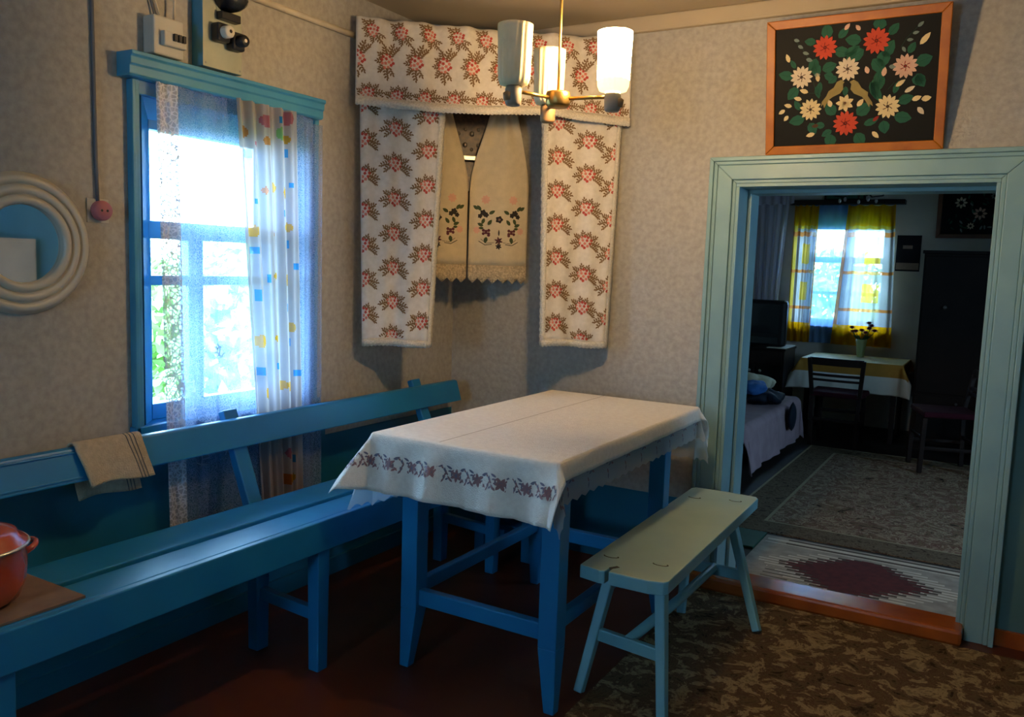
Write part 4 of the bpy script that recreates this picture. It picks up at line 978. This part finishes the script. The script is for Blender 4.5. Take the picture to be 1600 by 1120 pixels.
def chair(nm, loc, rz, label):
    t = thing(nm, loc, label, 'chair'); R = Matrix.Rotation(rz, 4, 'Z'); o = Vector(loc)
    G = lambda x, y, z: o+R @ Vector((x, y, z))           # back towards -y
    def bar(n_, p, q, a, b, m='dark_wood', side=(1, 0, 0)): return MB().bar(G(*p), G(*q), a, b, side=R.to_3x3() @ Vector(side)).build(n_, m, t, bevel=.004)
    for sx in (-1, 1):
        bar('leg', (sx*.17, -.18, 0), (sx*.18, -.17, .42), .03, .032); bar('back_post', (sx*.18, -.17, .40), (sx*.205, -.235, .72), .032, .028)
        bar('leg', (sx*.17, .18, 0), (sx*.17, .17, .40), .032, .032); bar('stretcher', (sx*.17, -.17, .18), (sx*.17, .17, .18), .02, .024)
    bar('stretcher', (-.16, -.175, .22), (.16, -.175, .22), .02, .024, side=(0, 1, 0)); bar('stretcher', (-.16, .175, .25), (.16, .175, .25), .02, .024, side=(0, 1, 0))
    b = MB(); out = [(-.2, -.19), (.2, -.19), (.215, .19), (-.215, .19)]
    b.prism(out, lambda x, y: G(x, y, .405), lambda x, y: G(x*.97, y*.97, .445)); b.build('seat', 'maroon_seat', t, bevel=.012)
    b = MB()
    for i in range(8):
        pass
    top = MB(); pts0 = []
    def rail(z0, z1, nm2, bow=.018):
        r_ = MB(); n = 8; vs = []
        for i in range(n+1):
            f = i/n; x = -.205+.41*f; y = -.215-(z0-.62)*.2-bow*sin(PI*f)
            vs += [G(x, y-.009, z0), G(x, y+.009, z0), G(x, y+.007, z1), G(x, y-.011, z1)]
        fs = [(i*4+k, i*4+(k+1) % 4, (i+1)*4+(k+1) % 4, (i+1)*4+k) for i in range(n) for k in range(4)]+[(0, 1, 2, 3), tuple(n*4+k for k in (3, 2, 1, 0))]
        r_.add(vs, fs); return r_.build(nm2, 'dark_wood', t, bevel=.003)
    rail(.665, .725, 'top_rail'); rail(.575, .597, 'back_slat'); rail(.535, .555, 'back_slat')
chair('dining_chair', (-1.14, 7.29, ZF), 0, 'dark wooden chair with slatted back pushed up to the cloth-covered table')
chair('dining_chair', (-.33, 6.78, ZF+.0056), PI/2+.3, 'dark chair with a wine red seat standing before the black wardrobe')

def far_table():
    x0, x1, y0, y1, z = -1.50, -.71, 7.53, 8.15, .615
    t = thing('writing_table', ((x0+x1)/2, (y0+y1)/2, ZF), 'small table under a white and ochre cloth below the yellow curtains', 'table')
    B((x0, y0, z-.025), (x1, y1, z)).build('tabletop', 'dark_wood', t, bevel=.003)
    for x in (x0+.03, x1-.07):
        for y in (y0+.03, y1-.07): B((x, y, ZF), (x+.04, y+.04, z-.025)).build('leg', 'dark_wood', t, bevel=.003)
    s = drape(x0-.005, x1+.005, y0-.005, y1+.005, z+.003, R=.008, flare=.06, cflare=.5, rip=.05, k=22)
    ta, tb = ticks(.16, .16, x1-x0+.01), ticks(.26, .02, y1-y0+.01)
    b = MB(); b.open_ = True; na = len(ta); W2 = x1-x0+.01
    b.add([s(a, q) for q in tb for a in ta], [], 0)
    for j in range(len(tb)-1):
        for i in range(na-1):
            am, bm_ = (ta[i]+ta[i+1])/2, (tb[j]+tb[j+1])/2; ov = max(-am, am-W2, -bm_, 0)
            b.f.append([j*na+i, j*na+i+1, (j+1)*na+i+1, (j+1)*na+i]); b.smooth.append(True); b.mi.append(2 if ov <= 0 else (1 if ov < .115 else 0))
    o = b.build('checked_cloth', ['table2_cloth', 'table2_band', 'table2_top'], solid=.002); tag(o, 'white tablecloth with a wide ochre band hanging over the far writing table', 'tablecloth')
    c = Vector((-1.10, 8.02, z+.005)); t = thing('flower_vase', c, 'pale green glass vase of dark red flowers on the far table', 'vase')
    MB().lathe([(0, 0), (.028, 0), (.030, .006), (.036, .06), (.048, .155), (.046, .155), (.034, .06), (.0, .008)], c, 24).build('vase', 'vase_glass', t)
    for k, (dx, dz) in enumerate(((-.085, .245), (-.05, .215), (.0, .225), (.06, .245), (.075, .27), (.10, .225), (-.075, .21), (.03, .205), (.05, .29))):
        top = c+Vector((dx, random.uniform(-.04, .03), dz)); st = MB().tube([c+Vector((0, 0, .03)), c+Vector((dx*.4, 0, .15)), top], .0028, 5).build('stem', 'stem_green', t)
        b = MB()
        for q in range(3):
            for w_ in range(11):
                a = 2*PI*w_/11+q*.3; e = .15+q*.45; d_ = Vector((cos(a)*cos(e), sin(a)*cos(e), sin(e))); l = .046-.007*q; sd = d_.cross(Vector((0, 0, 1))).normalized()*.010
                b.add([top, top+d_*l*.6+sd, top+d_*l, top+d_*l*.6-sd], [(0, 1, 2, 3)])
        b.open_ = True; b.build('blossom', 'aster', st)
    for k in range(6):
        a = k*1.05; MB().prism([(0, 0), (.05, .014), (.075, 0), (.05, -.014)], lambda x, y: c+Vector((cos(a)*x-sin(a)*y*.4, sin(a)*x*.3, .15+x*.5+y)), lambda x, y: c+Vector((cos(a)*x-sin(a)*y*.4, sin(a)*x*.3+.001, .15+x*.5+y))).build('leaf', 'stem_green', t)
far_table()

def far_curtains():
    z0, z1, Y = 1.975, .70, YW-.115
    def cloth(nm, xa, xb, xa2, xb2, label, ph):
        s = lambda u, v: Vector(((xa+(xb-xa)*u)*(1-v)+(xa2+(xb2-xa2)*u)*v, Y+.014*sin(2*PI*3.5*u+ph)+.006*sin(2*PI*8*u), z0+(z1-z0)*v-.012*abs(sin(2*PI*2*u))*(1-v)))
        b = MB(); b.open_ = True; nu, nv = 60, 90; b.add([s(i/nu, j/nv) for j in range(nv+1) for i in range(nu+1)], [])
        for j in range(nv):
            for i in range(nu):
                u, v = (i+.5)/nu, (j+.5)/nv; x = u
                m_ = 1
                if v < .15 or v > .86: m_ = 0
                elif v < .17: m_ = 2
                if abs(v-.205) < .012 or abs(v-.475) < .012 or abs(v-.745) < .012: m_ = 3
                elif .28 < v < .42 and (.45 < x < .75): m_ = 2
                elif .55 < v < .69 and (.45 < x < .75): m_ = 2
                elif x < .07 and nm == 'R' or (x > .92 and nm == 'L'): m_ = 3 if .17 < v < .86 else 0
                elif (x < .2 and nm == 'L') and m_ == 1: m_ = 2
                b.f.append([j*(nu+1)+i, j*(nu+1)+i+1, (j+1)*(nu+1)+i+1, (j+1)*(nu+1)+i]); b.smooth.append(True); b.mi.append(m_)
        o = b.build('checked_curtain', ['curtain_yellow', 'curtain_white', 'curtain_pale', 'curtain_orange']); tag(o, label, 'curtain')
    cloth('L', -1.80, -1.58, -1.80, -1.59, 'narrow yellow and white checked curtain next to the television', .3)
    cloth('R', -1.33, -.93, -1.40, -.88, 'wide yellow and white checked curtain behind the flower vase', 1.1)
    b = MB(); b.open_ = True; b.grid(lambda u, v: Vector((-1.66+.40*u, Y+.05+.006*sin(40*u), z0+(z1-z0)*v)), 40, 4); tag(b.build('net_curtain', 'far_net'), 'thin net curtain between the two yellow checked curtains', 'curtain')
    # tulle drape in the corner by the window
    s = lambda u, v: Vector((-2.18+.34*u+.10*v*(u-.5)*(-1)*1.2, YW-.10-.05*u+.02*sin(2*PI*4*u), 2.10-1.2*v))
    t = thing('tulle_drape', (-1.9, YW-.1, .9), 'white tulle drape hanging beside the yellow curtained window above the television', 'curtain')
    b = MB(); b.open_ = True; b.grid(s, 50, 8); b.build('drape', 'tulle_white', t)
    b = MB(); b.open_ = True; b.grid(lambda u, v: Vector((-2.20+.40*u, YW-.16+.016*sin(2*PI*5*u), 2.18-.19*v-.02*abs(sin(PI*3*u))*v)), 50, 4); b.build('ruffle', 'tulle_white', t)
    t = thing('green_picture', (-1.38, YW-.01, 2.021), 'dark green framed picture standing on the far curtain cornice', 'picture')
    B((-1.56, YW-.03, 2.021), (-1.20, YW-.005, 2.2)).build('frame', 'dark_wood', t, bevel=.003); B((-1.54, YW-.034, 2.035), (-1.22, YW-.029, 2.185)).build('print', 'dark_green', t)
far_curtains()

def far_stuff():
    # television on cabinet
    x0, x1, y0, y1, z = -2.35, -1.60, 7.30, 7.72, .70
    t = thing('tv_cabinet', (-1.95, 7.5, ZF), 'dark low cabinet with round knobs under the television', 'cabinet')
    B((x0, y0, ZF+.06), (x1, y1, z-.02)).build('body', 'dark_wood', t, bevel=.004); B((x0-.01, y0-.015, z-.02), (x1+.01, y1, z)).build('top', 'wardrobe_wood', t, bevel=.003)
    for x in (x0+.03, x1-.08):
        for y in (y0+.03, y1-.08): B((x, y, ZF), (x+.05, y+.05, ZF+.06)).build('foot', 'dark_wood', t)
    for xa, xb, kx in ((x0+.02, -1.84, -1.88), (-1.83, x1-.02, -1.79)):
        d = B((xa, y0-.014, ZF+.09), (xb, y0, z-.15)).build('door', 'wardrobe_wood', t, bevel=.004); MB().lathe([(0, -.028), (.011, -.026), (.013, -.018), (.006, -.01), (.006, 0)], (kx, y0-.014, .50), 14, 'y').build('knob', 'steel', d)
    d = B((x0+.02, y0-.014, z-.14), (x1-.02, y0, z-.03)).build('drawer', 'dark_wood', t, bevel=.004)
    tag(B((-1.75, y0-.01, z), (x1+.005, y1-.03, z+.006)).build('table_runner', 'table2_cloth', bevel=.002), 'white cloth lying on the cabinet top beside the television', 'cloth')
    t = thing('television', (-1.87, 7.48, z+.007), 'black boxy tube television on the low cabinet', 'television')
    MB().hexa([(-2.08, 7.34, z+.007), (-1.615, 7.34, z+.007), (-1.615, 7.34, 1.105), (-2.08, 7.34, 1.105)], [(-2.08, 7.44, z+.007), (-1.615, 7.44, z+.007), (-1.615, 7.44, 1.105), (-2.08, 7.44, 1.105)]).build('front_case', 'tv_black', t, bevel=.03)
    MB().hexa([(-2.05, 7.44, z+.02), (-1.65, 7.44, z+.02), (-1.65, 7.44, 1.085), (-2.05, 7.44, 1.085)], [(-2.0, 7.69, z+.06), (-1.78, 7.69, z+.06), (-1.78, 7.69, 1.03), (-2.0, 7.69, 1.03)]).build('rear_case', 'tv_black', t, bevel=.02)
    b = MB(); b.grid(lambda u, v: Vector((-2.04+.37*u, 7.337-.014*sin(PI*u)*sin(PI*v), 1.07-.25*v)), 12, 10); b.open_ = True; b.build('screen', 'tv_screen', t)
    B((-2.03, 7.332, z+.03), (-1.67, 7.342, z+.09)).build('control_strip', 'tv_screen', t, bevel=.003)
    # bed
    bx0, bx1, by0, by1 = -2.5, -1.42, 5.45, 7.12
    t = thing('bed', (-2.0, 6.35, ZF), 'bed under a dusty pink blanket along the far left wall', 'bed')
    B((bx0, by0+.02, ZF+.16), (bx1-.04, by1-.02, .22)).build('bed_base', 'dark_wood', t, bevel=.01)
    for x in (bx0+.02, bx1-.12):
        for y in (by0+.05, by1-.12): B((x, y, ZF), (x+.06, y+.06, ZF+.16)).build('leg', 'dark_wood', t)
    B((bx0, by0, .20), (bx1-.02, by1, .318)).build('mattress', 'bed_side', t, bevel=.04)
    s = drape(bx0+.02, bx1-.03, by0+.02, by1-.03, .33, R=.05, flare=.10, cflare=.25, rip=.05, k=11)
    cloth_mesh(s, ticks(.0, .34, bx1-bx0-.05), ticks(.1, .14, by1-by0-.05)).build('blanket', 'bed_blanket', t, solid=.008)
    rr = random.Random(3)
    for nm, c, r, sc3, m_, lab in (('folded_clothes', (-1.56, 6.55, .385), .15, (.9, 1.3, .40), 'cloth_navy', 'navy clothing heaped on the bed edge'), ('folded_clothes', (-1.62, 6.42, .47), .12, (.9, 1.1, .42), 'cloth_blue', 'bright blue shirt lying on the heap of clothes on the bed'), ('folded_clothes', (-1.68, 6.72, .46), .15, (.9, 1.1, .50), 'cloth_cream', 'cream garment beside the blue shirt on the bed')):
        b = MB(); b.blob(c, r, sc3, 36, 0)
        for v in b.v:
            d_ = v-Vector(c); k = 1+.35*noise.noise(v*9)+.22*noise.noise(v*21); v.xy = Vector(c).xy+d_.xy*k; v.z = max(c[2]-r*sc3[2], c[2]+d_.z*k)
        tag(b.build(nm, m_), lab, 'clothes')
    b = MB(); b.blob((-1.352, 6.58, .25), .11, (.28, .9, 1.0), 12, .08); tag(b.build('hanging_sleeve', 'cloth_navy', sub=1), 'navy sleeve hanging down over the bed side', 'clothes')
    # wardrobe
    wx0, wx1, wy0, wy1, wz = -.61, .45, 7.50, 8.1, 1.53
    t = thing('wardrobe', (-.1, 7.8, ZF), 'tall black wardrobe with small bright handles against the far wall', 'wardrobe')
    B((wx0, wy0, ZF+.05), (wx1, wy1, wz)).build('body', 'wardrobe_wood', t, bevel=.004); B((wx0-.012, wy0-.02, wz), (wx1+.012, wy1, wz+.025)).build('top', 'wardrobe_wood', t, bevel=.003); B((wx0+.02, wy0+.03, ZF), (wx1-.02, wy1-.02, ZF+.05)).build('plinth', 'wardrobe_wood', t)
    for xa, xb, kx in ((wx0+.015, -.09, -.15), (-.08, wx1-.015, -.02)):
        d = B((xa, wy0-.018, .42), (xb, wy0, wz-.02)).build('door', 'wardrobe_wood', t, bevel=.004)
        MB().lathe([(0, -.03), (.012, -.026), (.014, -.016), (.006, -.008), (.006, 0)], (kx-.28 if kx < -.1 else kx, wy0-.018, 1.11), 14, 'y').build('handle', 'steel', d)
        d = B((xa, wy0-.018, ZF+.08), (xb, wy0, .40)).build('drawer', 'wardrobe_wood', t, bevel=.004)
        MB().lathe([(0, -.026), (.010, -.022), (.011, -.014), (.005, -.008), (.005, 0)], ((xa+xb)/2+.05, wy0-.018, .35), 12, 'y').build('handle', 'steel', d)
    # calendar on wall
    t = thing('wall_calendar', (-.81, YW-.003, 1.39), 'small dark wall calendar with a pale lower strip beside the yellow curtain', 'calendar')
    B((-.912, YW-.006, 1.39), (-.712, YW, 1.71)).build('sheet', 'calendar_dark', t)
    B((-.905, YW-.0075, 1.405), (-.72, YW-.006, 1.465)).build('printed_strip', 'calendar_light', t); B((-.86, YW-.0075, 1.59), (-.78, YW-.006, 1.62)).build('printed_strip', 'calendar_light', t)
    # far chandelier
    c = Vector((-.93, 6.1, 1.93)); t = thing('glass_chandelier', (c.x, c.y, 1.8), 'dark arm chandelier with clear glass cups in the room beyond the doorway', 'chandelier')
    MB().tube([c, (c.x, c.y, ZC2)], .008, 8).build('rod', 'dark_wood', t); MB().lathe([(0, .03), (.03, .02), (.035, 0), (.02, -.04), (0, -.05)], c, 16).build('hub', 'dark_wood', t)
    for k in range(5):
        a = 2*PI*k/5+.4; d = Vector((cos(a), sin(a), 0))
        MB().tube([c+d*.02, c+d*.09+Vector((0, 0, -.07)), c+d*.16+Vector((0, 0, -.06)), c+d*.19+Vector((0, 0, 0))], .006, 6).build('arm', 'dark_wood', t)
        MB().lathe([(0, -.0), (.02, 0), (.045, .03), (.05, .07), (.047, .07), (.04, .032), (0, .006)], c+d*.19, 16).build('glass_cup', 'vessel_glass', t)
        MB().blob(c+d*.12+Vector((0, 0, -.095)), .010, (1, 1, 1.6), 8).build('pendant', 'steel', t)
far_stuff()

# ------------------------------------------------------------------ white cupboard that the round mirror shows
t = thing('white_cupboard', (1.35, 3.2, 0), 'plain white cupboard against the blue side wall, seen in the round mirror', 'cupboard')
B((1.10, 2.55, .05), (XR-.01, 3.42, 1.40)).build('body', 'whitewash', t, bevel=.006); B((1.14, 2.59, 0), (XR-.03, 3.40, .05)).build('plinth', 'dark_wood', t)
for ya, yb in ((2.57, 2.98), (2.99, 3.40)):
    d = B((1.082, ya, .08), (1.10, yb, 1.38)).build('door', 'whitewash', t, bevel=.004); MB().lathe([(0, -.024), (.012, -.02), (.006, -.008), (.006, 0)], (1.082, (2.95 if ya < 2.9 else 3.02), .9), 12, 'x').build('knob', 'steel', d)
tag(MB().lathe([(0, 0), (.08, 0), (.10, .05), (.10, .06), (.09, .06), (.07, .01), (0, .01)], (1.3, 2.75, 1.40), 24).build('red_bowl', 'enamel_red'), 'small red bowl on top of the white cupboard', 'bowl')
